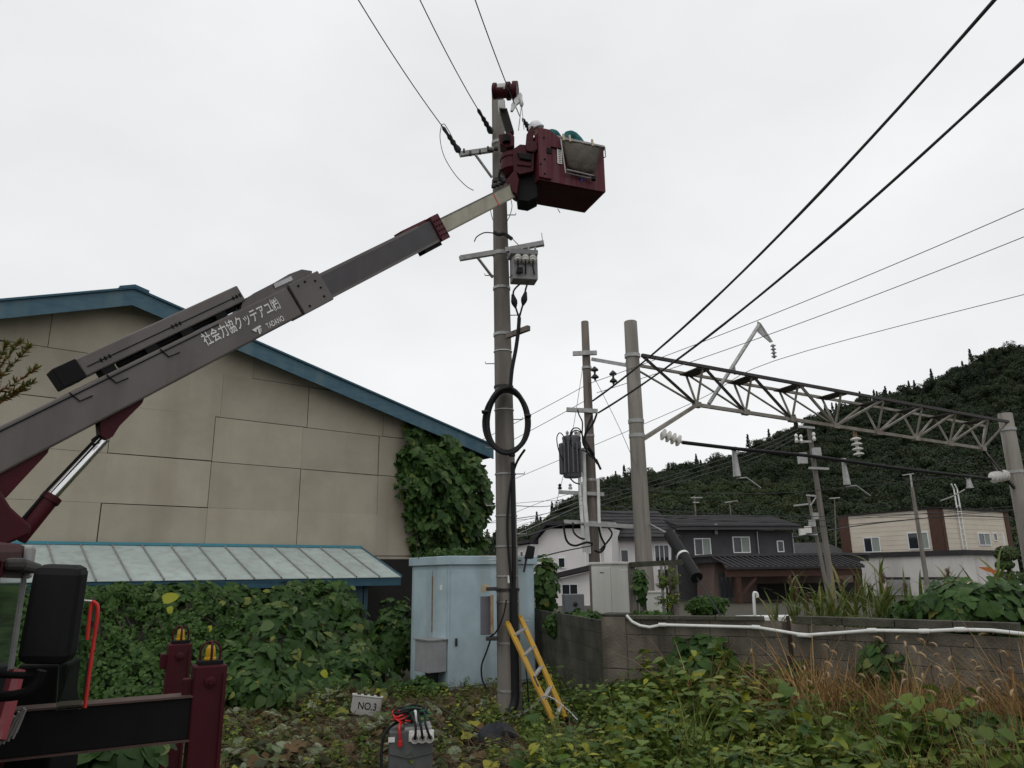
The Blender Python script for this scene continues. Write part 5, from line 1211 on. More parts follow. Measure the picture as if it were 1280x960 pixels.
# white cabinet, concrete frame, meter on the far side of the wall
wc0 = vis(741, 770, 15.5); wc1 = vis(790, 770, 16.0)
wcz = at(741, 706, 15.5).z
wcab = thing('utility_cabinet', 'white metal utility cabinet behind the block wall', 'cabinet', wc0)
wd_ = V((.88, -.47, 0)).normalized(); wn_ = V((wd_.y, -wd_.x, 0))
wp = mat('cabinet_white', (.6, .6, .56), (.52, .52, .48), .5, scale=2, streak=3, streak_c=(.45, .44, .4))
MB().obox(wc0, wd_*.64, -wn_*.5, Z*wcz).build('body', wp, wcab, bevel=.01)
MB().obox(wc0+wn_*.002+wd_*.02+Z*.06, wd_*.4, wn_*.02, Z*(wcz-.12)).build('door', wp, wcab, bevel=.006)
MB().obox(wc0+wn_*.03-wd_*.03+Z*wcz, wd_*.72, -wn_*.58, Z*.05).build('lid', wp, wcab, bevel=.01)
MB().obox(wc0+wd_*.62+Z*0, wd_*.18, -wn_*.4, Z*(wcz-.1)).build('side_box', wp, wcab, bevel=.008)
MB().obox(wc0+wn_*.022+wd_*.2+Z*(wcz-.17), wd_*.08, wn_*.003, Z*.02).build('nameplate', M['darksteel'], wcab)
fr0 = thing('concrete_frame', 'grey concrete post-and-rail frame beside the white cabinet', 'frame', vis(797, 770, 15.2))
for px, Yy, w_ in ((793, 15.0, .13), (845, 15.4, .16)):
    b = vis(px, 770, Yy); zt2 = at(px, 704, Yy).z; MB().obox(b-V((w_/2, 0, 0)), V((w_, 0, 0)), V((0, .14, 0)), Z*zt2).build('post', M['concrete'], fr0, bevel=.008)
MB().beam(at(788, 706, 14.95), at(852, 702.5, 15.3), .12, .1).build('rail', M['mossblock'], fr0)
b = vis(829, 770, 15.5); MB().obox(b, V((.05, 0, 0)), V((0, .05, 0)), Z*at(829, 705, 15.5).z).build('post', M['galv'], fr0)
b = vis(804, 770, 15.3); MB().obox(b, V((.08, 0, 0)), V((0, .06, 0)), Z*at(804, 745, 15.3).z).build('post', M['mossblock'], fr0)
mtr = thing('electric_meter', 'grey metal meter housing left of the white cabinet', 'meter', vis(720, 770, 16.5))
m0 = vis(707, 770, 16.5); mz = at(707, 743, 16.5).z; MB().obox(m0, V((.42, .1, 0)), V((-.05, .3, 0)), Z*mz).build('case', mat('meter_case', (.17, .18, .19), (.13, .14, .15), .5), mtr, bevel=.01)
MB().lathe([(.05, 0), (.05, .02), (.03, .03)], m0+V((.22, .05, mz-.2)), V((.2, -1, 0)), 12).build('dial', M['glass'], mtr, smooth=True)
wb = thing('white_unit', 'low white box under the concrete frame rail', 'box', vis(820, 770, 16.4)); b = vis(806, 770, 16.4); MB().obox(b, V((.55, 0, 0)), V((0, .3, 0)), Z*at(806, 741, 16.4).z).build('case', wp, wb, bevel=.01); MB().obox(b+V((-.02, -.02, at(806, 741, 16.4).z)), V((.59, 0, 0)), V((0, .34, 0)), Z*.03).build('lid', wp, wb)
bl_ = MB().tube([at(84+568, 683, 10.9), at(657, 700, 10.9)], .03, 10)
sp = at(658, 690, 13.6); spk = thing('floodlight', 'small black lamp head above the right end of the blue cabinet', 'lamp', sp)
MB().prism([sp+V((-.05, 0, -.12)), sp+V((.1, 0, -.12)), sp+V((.14, 0, .1)), sp+V((.02, 0, .12))], V((.03, .16, 0))).build('lamp_head', M['rubber'], spk, bevel=.02); MB().tube([sp+V((0, .1, -.1)), sp+V((-.05, .12, -.35))], .02, 6).build('bracket', M['darksteel'], spk)
jp = [at(942, 772, 12.6), at(942, 744, 12.6), at(943, 741, 12.6), at(946, 742, 12.6), at(947, 747, 12.6)]
jo = MB().tube([V((jp[0].x, jp[0].y, .6))]+smooth_path(jp[1:]), .025, 8).build('vent_pipe', M['pvc'], smooth=True); tag(jo, 'thin white hooked pipe standing behind the block wall', 'pipe')
ws_ = MB().cbox(at(958, 773, 13.0), (.9, .5, .08)).build('white_slab', M['pvc'], bevel=.01); tag(ws_, 'white slab edge showing behind the wall near hooked pipe', 'slab')

# ------------------------------------------------------------------ ladder, boxes, bag
yel = mat('ladder_yellow', (.47, .27, .02), (.38, .21, .02), .5, scale=8, streak=10, streak_c=(.35, .22, .05))
lb0 = atz(702, 922, .0); lb1 = lb0+V((.12, .40, 0)); lt0 = at(634.5, 779, 10.33); lt1 = lt0+V((.13, .32, .02))
lt1 = at(650, 771, lt0.y+.16)
lad = thing('ladder', 'yellow folding ladder leaning against the main pole', 'ladder', lb0)
lb1 = at(708, 900, lb0.y+.22); lb1.z = max(lb1.z, .02)
rdir = (lb1-lb0).normalized()
for a, b in ((lb0, lt0), (lb1, lt1)):
    st = MB().beam(a, b, .035, .075, up=rdir).build('stile', yel, lad, bevel=.004)
    MB().cbox(b, (.05, .05, .05)).build('end_cap', yel, st, bevel=.008); MB().cbox(a+Z*.02, (.06, .06, .04)).build('foot', M['rubber'], st, bevel=.008)
for k in range(5):
    t_ = .12+.19*k; MB().beam(lb0.lerp(lt0, t_), lb1.lerp(lt1, t_), .055, .03).build('rung', M['galv'], lad, bevel=.004)
hy = lb0.lerp(lt0, .47); MB().cbox(hy, (.05, .06, .14), V((1, 0, 0)), V((0, 1, 0)), (lt0-lb0).normalized()).build('hinge', M['darksteel'], lad, bevel=.006)
n0 = atz(437, 893, .07)
N3 = thing('battery_box', 'grey box marked NO.3 tilted in the cut vines', 'box', n0)
nX = V((.95, .1, -.12)).normalized(); nZ = V((.16, .18, .97)).normalized(); nY = nZ.cross(nX).normalized(); nZ = nX.cross(nY)*1
grb = mat('box_grey', (.33, .32, .3), (.28, .27, .255), .6, scale=4)
MB().obox(n0, nX*.41, nY*.24, nZ*.24).build('case', grb, N3, bevel=.012)
MB().obox(n0-nX*.01-nY*.01+nZ*.24, nX*.43, nY*.26, nZ*.035).build('lid', wp, N3, bevel=.008)
for k in range(4): MB().obox(n0+nX*(.06+.09*k)-nY*.011+nZ*.262, nX*.05, nY*.2, nZ*.016).build('terminal', M['rubber'], N3)
text_part('NO.3', 'lettering', .13, boomblack, N3, n0+nX*.09-nY*.002+nZ*.08, nX, nZ, width=.25)
d0 = at(486, 955, 7.6); d0.z = 0.0
dv = thing('test_unit', 'dark grey instrument box with white sockets and coloured leads', 'instrument', d0)
dX = V((.98, .18, 0)).normalized(); dY = V((-dX.y, dX.x, 0)); dH = at(486, 915, 7.6).z
dgm = mat('instrument_grey', (.1, .105, .105), (.08, .085, .085), .5, scale=5)
MB().obox(d0, dX*.41, dY*.32, Z*dH).build('case', dgm, dv, bevel=.012)
MB().obox(d0+dX*.14-dY*.002+Z*(dH*.99), dX*.26, dY*.28, Z*.035).build('top_panel', M['galv'], dv, bevel=.006)
MB().beam(d0+dX*.0-dY*.012+Z*(dH*.62), d0+dX*.18-dY*.012+Z*(dH*.52), .012, .012).build('handle', dgm, dv); MB().beam(d0+dX*.18-dY*.012+Z*(dH*.52), d0+dX*.41-dY*.012+Z*(dH*.6), .012, .012).build('handle', dgm, dv)
MB().obox(d0+dX*.18-dY*.02+Z*(dH*.8), dX*.24, dY*.02, Z*.1).build('socket_strip', M['porcelain'], dv, bevel=.01)
for k in range(3):
    c = d0+dX*(.235+.068*k)-dY*.02+Z*(dH*.8+.045); so2 = MB().lathe([(.042, 0), (.045, .06), (.03, .065), (.028, .03), (.001, .03)], c, -dY*1.0-Z*.1, 16).build('socket', M['porcelain'], dv, smooth=True)
    MB().tube(smooth_path([c-dY*.05, c-dY*.1+Z*.01, c-dY*.09+Z*.12-dX*.02*k, c+dY*.06+Z*.2-dX*.05, c+dY*.2+Z*.14-dX*.15]), .012, 8).build('lead', M['rubber'], dv, smooth=True)
MB().cbox(d0+dX*.02-dY*.01+Z*(dH*.86), (.06, .004, .045), dX, dY).build('paper_label', M['pvc'], dv)
rc = MB(); rr = random.Random(4)
red = mat('red_lead', (.6, .015, .02), None, .4); grn = mat('green_lead', (.01, .14, .06), None, .5)
for nm, mt_, cx, k_, rad in (('red_clip_lead', red, .12, 4, .01), ('green_lead', grn, .27, 5, .008), ('black_lead', M['rubber'], .2, 6, .012)):
    for q in range(k_):
        o0 = d0+dX*(cx+rr.uniform(-.05, .05))+dY*.15+Z*(dH+.05+.018*q); pth = []
        for i in range(14):
            a = i/13*2*math.pi*rr.uniform(.85, 1.0); pth.append(o0+dX*(.1+.03*q/k_)*math.cos(a)*(1.0 if nm != 'red_clip_lead' else .6)+dY*.11*math.sin(a)+Z*(.02*math.sin(a*2+q)+.03))
        MB().tube(pth, rad, 6).build(nm, mt_, dv, smooth=True)
MB().tube(smooth_path([d0+dX*.12+dY*.1+Z*(dH+.09), d0+dX*.09-dY*.02+Z*(dH+.04), d0+dX*.1-dY*.03+Z*(dH-.08)]), .012, 6).build('red_clip_lead', red, dv, smooth=True)
MB().cbox(d0+dX*.1-dY*.03+Z*(dH-.1), (.04, .03, .06), dX, dY).build('red_clip', red, dv, bevel=.008)
MB().tube(smooth_path([d0+dX*.1+dY*.2+Z*(dH+.06), d0-dX*.04+dY*.1+Z*(dH-.02), d0-dX*.07+dY*.05+Z*(dH-.2), d0-dX*.06+Z*.05]), .014, 8).build('black_lead', M['rubber'], dv, smooth=True)
MB().tube(smooth_path([d0+dX*.22+dY*.1+Z*(dH+.13), d0+dX*.24+dY*.02+Z*(dH+.17), d0+dX*.25-dY*.0+Z*(dH+.08)]), .012, 6).build('white_lead', M['pvc'], dv, smooth=True)
# black bag at the foot of the pole
bg0 = atz(622, 928, .06)
bmb = MB(); nb = 16
for j in range(8):
    t_ = j/7
    for i in range(nb):
        a = 2*math.pi*i/nb; rr2 = (.19*(1-t_**2.2)**.5+.01)*(1+.16*math.sin(3*a+j*.8)+.1*math.sin(5*a+2+j))
        bmb.v.append(tuple(bg0+V((math.cos(a)*rr2*1.25, math.sin(a)*rr2*.9, .2*t_+.02*math.sin(4*a)*t_))))
for j in range(7):
    for i in range(nb): k = (i+1) % nb; bmb.f.append((j*nb+i, j*nb+k, (j+1)*nb+k, (j+1)*nb+i))
bmb.f.append(tuple(7*nb+i for i in range(nb)))
bgo = bmb.build('cloth_bag', mat('black_cloth', (.016, .018, .022), (.03, .032, .038), .9, scale=6, bump=.6, bscale=20), smooth=True, origin=bg0); tag(bgo, 'crumpled black cloth bag at the foot of the main pole', 'bag')
# strand of barbed wire and fallen stick
bw = [atz(612, 905, .05), at(650, 893, 9.9), at(668, 882, 9.8), at(683, 870, 9.7), at(706, 884, 9.6), at(722, 900, 9.5)]
bwo = thing('barbed_wire', 'slack strand of barbed wire strung before the main pole', 'wire', bw[0])
pth = smooth_path(bw, 8); MB().tube(pth, .007, 5).build('strand', M['galv'], bwo)
for i in range(2, len(pth)-2, 2):
    for s_ in (1, -1): q = V((rr.uniform(-.02, .02), rr.uniform(-.02, .02), .03*s_)); MB().tube([pth[i]-q, pth[i]+q], .003, 4).build('barb', M['galv'], bwo)
for lbl, a in (('dark dead twig leaning right behind the instrument box', [(528, 874, 9.6), (552, 905, 9.3), (572, 940, 9.0), (575, 965, 8.6)]), ('pale dead stalk arching beside the instrument box', [(516, 888, 9.8), (528, 873, 9.7), (560, 890, 9.6), (600, 912, 9.4)]), ('thin dead stalk left of the battery box', [(286, 885, 9.6), (310, 910, 9.2), (345, 948, 8.7)])):
    o = MB().tube(smooth_path([at(*q) for q in a]), [.012]*18+[.006] if False else .009, 6).build('dead_stalk', M['bark'], smooth=True); tag(o, lbl, 'twig', 'dead stalks on the ground')
# ------------------------------------------------------------------ vegetation
def leaf_geo(L=1.0, W=.8, fold=.12, droop=.25, wave=0.0, lobed=False):
    ts = [0, .1, .3, .55, .8, 1.0]; ws = [.03, .74, 1.0, .93, .6, .0]
    if lobed: ts = [0, .08, .28, .45, .62, .82, 1.0]; ws = [.05, .7, 1.0, .6, .62, .36, 0]
    v, f = [], []
    for t, w_ in zip(ts, ws):
        zc = -droop*L*t*t
        v += [(-W*.5*w_*L, (t-(.06 if t == ts[1] else 0))*L, zc+fold*w_*L*W*.5+wave*math.sin(t*9)*L), (0, t*L, zc), (W*.5*w_*L, (t-(.06 if t == ts[1] else 0))*L, zc+fold*w_*L*W*.5-wave*math.sin(t*8+1)*L)]
    for i in range(len(ts)-1):
        a = i*3; f += [(a, a+1, a+4, a+3), (a+1, a+2, a+5, a+4)]
    return v, f
def blade_geo(L, w_, lean, curve, n=5):
    v, f = [], []
    for i in range(n+1):
        t = i/n; a = lean+curve*t; 
        y = sum(math.sin(lean+curve*k/n)*L/n for k in range(i)); z = sum(math.cos(lean+curve*k/n)*L/n for k in range(i))
        ww = w_*(1-t**1.6)*.5+.0004; v += [(-ww, y, z), (ww, y, z+ww*.4)]
    for i in range(n): f.append((2*i, 2*i+1, 2*i+3, 2*i+2))
    return v, f
class LB:
    def __init__(s): s.v, s.f, s.r = [], [], []
    def add(s, geo, Mx, vary=0.0):
        b = len(s.v); s.v += [tuple(Mx @ V(p)) for p in geo[0]]; s.f += [tuple(b+i for i in q) for q in geo[1]]; s.r += [vary]*len(geo[1]); return s
    def obj(s, name, m, smooth=True):
        o = meshobj(name, s.v, s.f, m, smooth); a = o.data.attributes.new('vary', 'FLOAT', 'FACE'); a.data.foreach_set('value', np.array(s.r, dtype=np.float32)); return o
def TM(loc, eul, sc=1.0): return Matrix.Translation(V(loc)) @ Euler(eul).to_matrix().to_4x4() @ Matrix.Scale(sc, 4)
RV = random.Random(21)

M['kudzu'] = leafmat('kudzu_leaf', [(.018, .05, .010), (.034, .08, .016), (.055, .115, .022), (.026, .064, .014), (.11, .165, .055), (.19, .2, .035)], .22, .5, [0, .25, .5, .75, .95, 1.0])
M['ivy'] = leafmat('ivy_leaf', [(.024, .062, .012), (.042, .095, .016), (.065, .13, .024), (.03, .07, .014)], .2, .45)
M['weed'] = leafmat('weed_leaf', [(.05, .1, .016), (.095, .155, .024), (.15, .21, .036), (.07, .115, .022), (.2, .24, .04), (.33, .32, .035)], .25, .5, [0, .25, .5, .7, .88, .985])
M['grass'] = leafmat('green_grass', [(.08, .125, .022), (.14, .18, .036), (.1, .145, .03), (.24, .22, .07)], .25, .55)
M['dry'] = leafmat('dry_grass', [(.27, .15, .055), (.4, .25, .1), (.18, .095, .04), (.5, .35, .17), (.13, .08, .035)], .2, .8)
M['litter'] = leafmat('leaf_litter', [(.055, .095, .025), (.15, .09, .04), (.12, .16, .075), (.07, .11, .03), (.3, .34, .23), (.09, .13, .045), (.32, .3, .04)], .15, .6, [0, .2, .36, .5, .74, .88, .995])
M['straw'] = leafmat('brown_straw', [(.1, .06, .03), (.07, .045, .025), (.16, .11, .06)], .1, .85)
M['reed'] = leafmat('reed_leaf', [(.08, .115, .026), (.14, .18, .042), (.1, .14, .034), (.22, .19, .07)], .3, .45)
M['plume'] = mat('brown_plume', (.13, .075, .045), (.09, .05, .03), .95)
M['inner'] = mat('shaded_growth', (.012, .017, .008), (.02, .02, .012), .95, scale=5, bump=.8, bscale=12)  # stems and soil, near-black so shade between leaves is in the colour

def hiddenobj(o): return o
# kudzu: three broad leaves on a stalk
kud = []
for k in range(5):
    lb = LB()
    for j, a in enumerate((0, R(95), R(-95))):
        g = leaf_geo(1.0 if j == 0 else .85, .82, RV.uniform(.05, .2), RV.uniform(.1, .35), .015, lobed=(k > 2))
        lb.add(g, TM((0, 0, 0), (RV.uniform(-.25, .25), RV.uniform(-.3, .3), a+RV.uniform(-.2, .2))), RV.uniform(0, .1))
    kud.append(lb.obj('kudzu_leaves', M['kudzu']))
kleaf = [LB().add(leaf_geo(1, .85, .06+.04*k, .12+.08*k, .02, lobed=k == 3), Matrix.Identity(4)).obj('kudzu_leaf', M['kudzu']) for k in range(4)]
ivy = []
for k in range(4):
    lb = LB()
    for j in range(7): lb.add(leaf_geo(RV.uniform(.45, .75), .7, .1, .2), TM((RV.uniform(-.6, .6), RV.uniform(-.6, .6), RV.uniform(-.15, .15)), (RV.uniform(-.6, .6), RV.uniform(-.6, .6), RV.uniform(0, 6.28))), RV.uniform(0, .3))
    ivy.append(lb.obj('ivy_leaves', M['ivy']))
weeds = []
for k in range(6):
    lb = LB(); hh = 1.0
    for st in range(3):
        ang, ln = RV.uniform(0, 6.28), RV.uniform(.05, .35); dx, dy = math.cos(ang)*ln, math.sin(ang)*ln
        nl = 11
        lb.add(blade_geo(1.0, .018, 0, 0, 3), TM((0, 0, 0), (0, ln*.9, 0) if False else (0, 0, ang)), .9)
        for j in range(nl):
            t = .2+.8*j/nl*RV.uniform(.9, 1.05); sz = RV.uniform(.14, .25)*(1.15-.5*t)
            lb.add(leaf_geo(sz, RV.choice((.6, .75, .9)), .1, .3, .02, lobed=(k == 1)), TM((dx*t+RV.uniform(-.04, .04), dy*t+RV.uniform(-.04, .04), t*hh), (RV.uniform(-.5, .35), RV.uniform(-.3, .3), j*2.4+RV.uniform(-.4, .4))), RV.uniform(0, .3))
    weeds.append(lb.obj('weed_plant', M['weed']))
def tuft(m, n, L0, L1, w_, spread, seed, heads=False):
    r = random.Random(seed); lb = LB()
    for j in range(n): lb.add(blade_geo(r.uniform(L0, L1), w_*r.uniform(.7, 1.3), r.uniform(.02, spread), r.uniform(.2, 1.3)), TM((r.uniform(-.07, .07), r.uniform(-.07, .07), 0), (0, 0, r.uniform(0, 6.28))), r.uniform(0, .4))
    return lb.obj('grass_tuft', m)
gtuft = [tuft(M['grass'], 34, .3, .8, .016, .6, 80+k) for k in range(4)]
dtuft = [tuft(M['dry'], 46, .25, .8, .013, .8, 90+k) for k in range(5)]
lit = [LB().add(leaf_geo(1, RV.choice((.6, .8, .9)), RV.uniform(-.1, .3), RV.uniform(-.3, .5), .05), TM((0, -.5, .12), (RV.uniform(-.3, .3), RV.uniform(-.4, .4), 0))).obj('fallen_leaf', M['litter']) for k in range(8)]
straw = []
for k in range(4):
    lb = LB()
    for j in range(16): lb.add(blade_geo(RV.uniform(.15, .5), .007, R(80), RV.uniform(-.3, .4), 4), TM((RV.uniform(-.2, .2), RV.uniform(-.2, .2), RV.uniform(0, .07)), (0, 0, RV.uniform(0, 6.28))), RV.uniform(0, .4))
    straw.append(lb.obj('straw_wisp', M['straw']))

# ---- kudzu thicket piled against the lean-to
def mound(s, k):       # height over ground; s along the wall, k metres out from the eave
    ends = 5.05-.40*k; fall = 1/(1+math.exp(-(ends-s)*6.5))
    prof = float(np.interp(k, [-.9, 0, .5, 1.2, 2.0, 3.0, 3.9, 4.5], [1.7, 1.74, 1.72, 1.5, 1.15, .7, .22, -.1]))
    b = .22*math.sin(s*1.9+.5)*math.sin(k*1.7+1)+.15*math.sin(s*3.7+k*2.3)+.11*math.sin(s*6.1-k*4.4)+.07*math.sin(s*9.7+k*7.1)
    return min((prof+b*min(1, max(0, prof))), 1.74-.12*max(0, k) if k < 1.2 else 9)*fall
def MPt(s, k, dz=0.0): p = Wp(s, 0, LQ+k); p.z = mound(s, k)+dz; return p
kt = thing('kudzu_thicket', 'dense green kudzu and ivy heaped against the white lean-to', 'vine', MPt(1, 4.2))
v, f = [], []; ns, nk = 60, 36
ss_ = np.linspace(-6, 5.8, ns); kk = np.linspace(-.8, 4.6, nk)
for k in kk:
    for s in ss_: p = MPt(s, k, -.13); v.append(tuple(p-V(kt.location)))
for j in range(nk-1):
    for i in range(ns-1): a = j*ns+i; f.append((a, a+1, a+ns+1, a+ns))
mi_ = meshobj('shaded_growth', v, f, M['inner'], True); COL.objects.link(mi_); mi_.parent = kt  # solid under-surface, coloured dark to stand for shade in the leaf gaps
def mnorm(s, k):
    e = .08; a = MPt(s+e, k)-MPt(s-e, k); b = MPt(s, k+e)-MPt(s, k-e); n = a.cross(b); n.normalize()
    if n.z < 0: n = -n
    return n
r = random.Random(31); P1, Q1, S1 = [], [], []; P2, Q2, S2 = [], [], []; big = []
for _ in range(13000):
    s, k = r.uniform(-4.6, 5.3), r.uniform(-.35, 4.3)
    if mound(s, k) < .04: continue
    if math.sin(s*5.3+k*2.1)*math.sin(k*4.9-s*1.7)+.4*math.sin(s*11+k*9) < -.62 and r.random() < .85: continue
    n = mnorm(s, k); p = MPt(s, k)+n*r.uniform(-.12, .12)
    n2 = (n*.8+SN*.35+V((r.uniform(-.5, .5), r.uniform(-.5, .5), r.uniform(-.1, .5)))).normalized()
    is_ivy = (s+.5*math.sin(k*2.2)+r.uniform(-.5, .5)) < 1.15+.25*math.sin(k*4)
    if is_ivy: P1.append(p); Q1.append(euler_from(n2, r.uniform(-1.2, 1.2))); S1.append(r.uniform(.06, .15))
    elif r.random() < .62:
        sc = r.uniform(.08, .23)
        if len(big) < 260 and k > .2 and r.random() < .12: big.append((p+n*.07, n2, sc*1.2))
        P2.append(p); Q2.append(euler_from(n2, r.uniform(-1.0, 1.0))); S2.append(sc)
scatter('small_leaves', P1, Q1, S1, ivy, parent=kt); scatter('leaf_mass', P2, Q2, S2, kud, parent=kt)
def single_leaf(par, p, n, sc, spin, mesh, m=None, name='leaf'):
    o = bpy.data.objects.new(name, mesh); COL.objects.link(o); o.parent = par; o.location = V(p)-V(par.location); o.rotation_euler = euler_from(n, spin); o.scale = (sc,)*3
    return o
for p, n, sc in big: single_leaf(kt, p, n, sc, r.uniform(-.9, .9), r.choice(kleaf).data)
M['yellowleaf'] = leafmat('yellow_leaf', [(.42, .42, .03), (.34, .38, .04)], .35, .45)
yl = LB().add(leaf_geo(1, .75, .1, .15, .02), Matrix.Identity(4)).obj('leaf', M['yellowleaf'])
for px, py, Yy, sc, sp in ((203, 750, 13.2, .27, 1.9), (262, 782, 13.0, .11, .2), (403, 838, 11.6, .13, .6), (196, 812, 12.6, .1, 1.0), (212, 758, 13.2, .14, .3)):
    o = single_leaf(kt, at(px, py, Yy), V((.15, -.9, .45)), sc, sp, yl.data); o['label'] = 'yellow leaf'
# stalks
for _ in range(26):
    s, k = r.uniform(-1, 5), r.uniform(.2, 3.6)
    if mound(s, k) < .2: continue
    pth = [MPt(s+.12*i+r.uniform(-.05, .05), k+.14*i*r.choice((1, -1)), .02+.06*math.sin(i)) for i in range(5)]
    MB().tube(smooth_path(pth, 3), .008, 5).build('stem', M['bark'], kt, smooth=True)

# ---- vine on the gable corner
poly = [sz_of(a, b, .35) for a, b in ((512, 531), (560, 548), (604, 582), (612, 632), (604, 665), (598, 694), (526, 694), (516, 650), (503, 606), (510, 565))]
def inpoly(x, y, P):
    c = False
    for i in range(len(P)):
        a, b = P[i], P[i-1]
        if (a[1] > y) != (b[1] > y) and x < (b[0]-a[0])*(y-a[1])/(b[1]-a[1])+a[0]: c = not c
    return c
cs = sum(p[0] for p in poly)/len(poly); cz = sum(p[1] for p in poly)/len(poly)
cv = thing('climbing_vine', 'dark leafy vine covering the corner of the gable wall', 'vine', Wp(cs, 0, .3))
P_, Q_, S_, bigv = [], [], [], []
xs_ = [p[0] for p in poly]; zs_ = [p[1] for p in poly]
r = random.Random(55)
while len(P_) < 2300:
    x, z = r.uniform(min(xs_)-.2, max(xs_)+.2), r.uniform(min(zs_)-.3, max(zs_)+.1)
    if not inpoly(x+r.gauss(0, .1), z+r.gauss(0, .1), poly): continue
    dx_, dz_ = (x-cs)/1.5, (z-cz)/1.5; bulge = max(0, 1-(dx_*dx_+dz_*dz_)*.8)
    off = .08+r.random()**.6*(.25+.65*bulge)+.2*math.sin(x*5)*math.sin(z*4.3)+.1*math.sin(x*9+z*7)
    p = Wp(x, z, max(.05, off)); n = (SN*.8+Z*.45+V((r.uniform(-.55, .55), r.uniform(-.4, .4), r.uniform(-.4, .4)))).normalized()
    P_.append(p); Q_.append(euler_from(n, r.uniform(-.8, .8))); S_.append(r.uniform(.10, .26))
    if off > .55 and len(bigv) < 130 and r.random() < .3: bigv.append((p+SN*.06, n, r.uniform(.2, .3)))
scatter('leaf_mass', P_, Q_, S_, kud, parent=cv)
for p, n, sc in bigv: single_leaf(cv, p, n, sc, r.uniform(-.7, .7), r.choice(kleaf).data)
for k in range(7):
    x = cs+r.uniform(-.9, .9); MB().tube(smooth_path([Wp(x+r.uniform(-.2, .2), z, .1+.08*i) for i, z in enumerate(np.linspace(.2, cz+r.uniform(0, 1), 6))], 3), .015, 5).build('stem', M['bark'], cv, smooth=True)

# ---- vines and shrubs between cabinet and houses, over the far wall
def leaf_heap(name, label, cat, c, rad, n, variants, s0, s1, seed, group=None, up=.35, biguse=0, inner=True):
    r = random.Random(seed); c = V(c); t = thing(name, label, cat, V((c.x, c.y, max(0, c.z-rad[2]))), group); P_, Q_, S_ = [], [], []
    for i in range(n):
        d = V((r.gauss(0, 1), r.gauss(0, 1), r.gauss(0, 1))).normalized(); q = r.uniform(.55, 1.08)*(1+.22*math.sin(d.x*5+seed)*math.sin(d.z*4+d.y*3))
        p = c+V((d.x*rad[0]*q, d.y*rad[1]*q, d.z*rad[2]*q)); nn = (d+Z*up+V((0, -.3, 0))+V((r.uniform(-.4, .4), r.uniform(-.4, .4), r.uniform(-.3, .3)))).normalized()
        if p.z < .02: continue
        P_.append(p); Q_.append(euler_from(nn, r.uniform(-1, 1))); S_.append(r.uniform(s0, s1))
    scatter('leaf_mass', P_, Q_, S_, variants, parent=t)
    for i in range(biguse):
        d = V((r.gauss(0, 1), -abs(r.gauss(0, 1)), abs(r.gauss(0, .8)))).normalized(); p = c+V((d.x*rad[0], d.y*rad[1], d.z*rad[2]))*1.03
        single_leaf(t, p, (d+Z*.5).normalized(), r.uniform(s0, s1)*1.35, r.uniform(-1, 1), r.choice(kleaf).data)
    for i in range(4):
        a = r.uniform(0, 6.28); b = V((c.x+math.cos(a)*rad[0]*.3, c.y+math.sin(a)*rad[1]*.3, 0)); MB().tube(smooth_path([b, (b+c)*.5+V((r.uniform(-.1, .1), 0, 0)), c+V((math.cos(a)*rad[0]*.5, math.sin(a)*rad[1]*.5, rad[2]*.4))], 3), [.012]*6+[.006], 5).build('stem', M['bark'], t, smooth=True)
    return t
leaf_heap('leafy_vine', 'bright leafy vine rising between blue cabinet and white house', 'vine', at(682, 735, 15.4), (.24, .3, .62), 320, kud, .1, .17, 3, biguse=16)
leaf_heap('leafy_vine', 'ivy hanging over the dark mossy wall by the post', 'vine', at(722, 782, 13.3), (.55, .18, .2), 420, ivy, .1, .16, 5)
leaf_heap('leafy_vine', 'trailing ivy strands down the mossy wall near the post', 'vine', at(735, 812, 12.9), (.1, .12, .5), 200, ivy, .08, .13, 6)
leaf_heap('leafy_plant', 'small green vine climbing the concrete frame post', 'plant', at(800, 732, 14.8), (.09, .1, .28), 70, kud, .1, .16, 7, biguse=8)
leaf_heap('leafy_plant', 'yellowish weed under the concrete frame rail', 'plant', at(835, 735, 15.1), (.12, .1, .4), 60, weeds, .12, .22, 8)
leaf_heap('leafy_plant', 'grassy green clump on top of the block wall by the post', 'plant', at(812, 774, 12.2), (.32, .15, .1), 260, ivy, .07, .13, 9)
leaf_heap('round_shrub', 'low clipped green shrub beside the black guy guard', 'shrub', at(884, 757, 17.5), (.42, .35, .2), 620, ivy, .08, .12, 10)
leaf_heap('leafy_plant', 'green sprigs growing on the lid of the blue cabinet', 'plant', cA+FD*.4-FN*.7+Z*(czt+.14), (.55, .35, .07), 90, ivy, .08, .13, 12)
# leafy bush in front of the block wall
leaf_heap('leafy_bush', 'dark green broad-leaved bush growing against the block wall', 'bush', at(876, 843, 10.3)+V((0, -.1, -.02)), (.5, .42, .5), 620, kud, .1, .17, 14, biguse=60)
leaf_heap('leafy_bush', 'low broad-leaved bush at the foot of the wall post', 'bush', at(790, 872, 10.7), (.55, .4, .24), 300, kud, .09, .14, 15, biguse=30)
leaf_heap('leafy_bush', 'small bush with yellowish leaves before the rusty joint', 'bush', at(1000, 862, 9.6), (.35, .25, .3), 170, kud, .08, .13, 16, biguse=18)
leaf_heap('leafy_bush', 'dark bush rising into the middle of the right block wall', 'bush', at(1108, 838, 8.9), (.3, .2, .32), 190, kud, .07, .11, 17, biguse=14)
leaf_heap('leafy_bush', 'low dark leafy bush in the bottom right corner', 'bush', at(1235, 925, 7.2), (.6, .35, .22), 320, kud, .08, .13, 18, biguse=24)
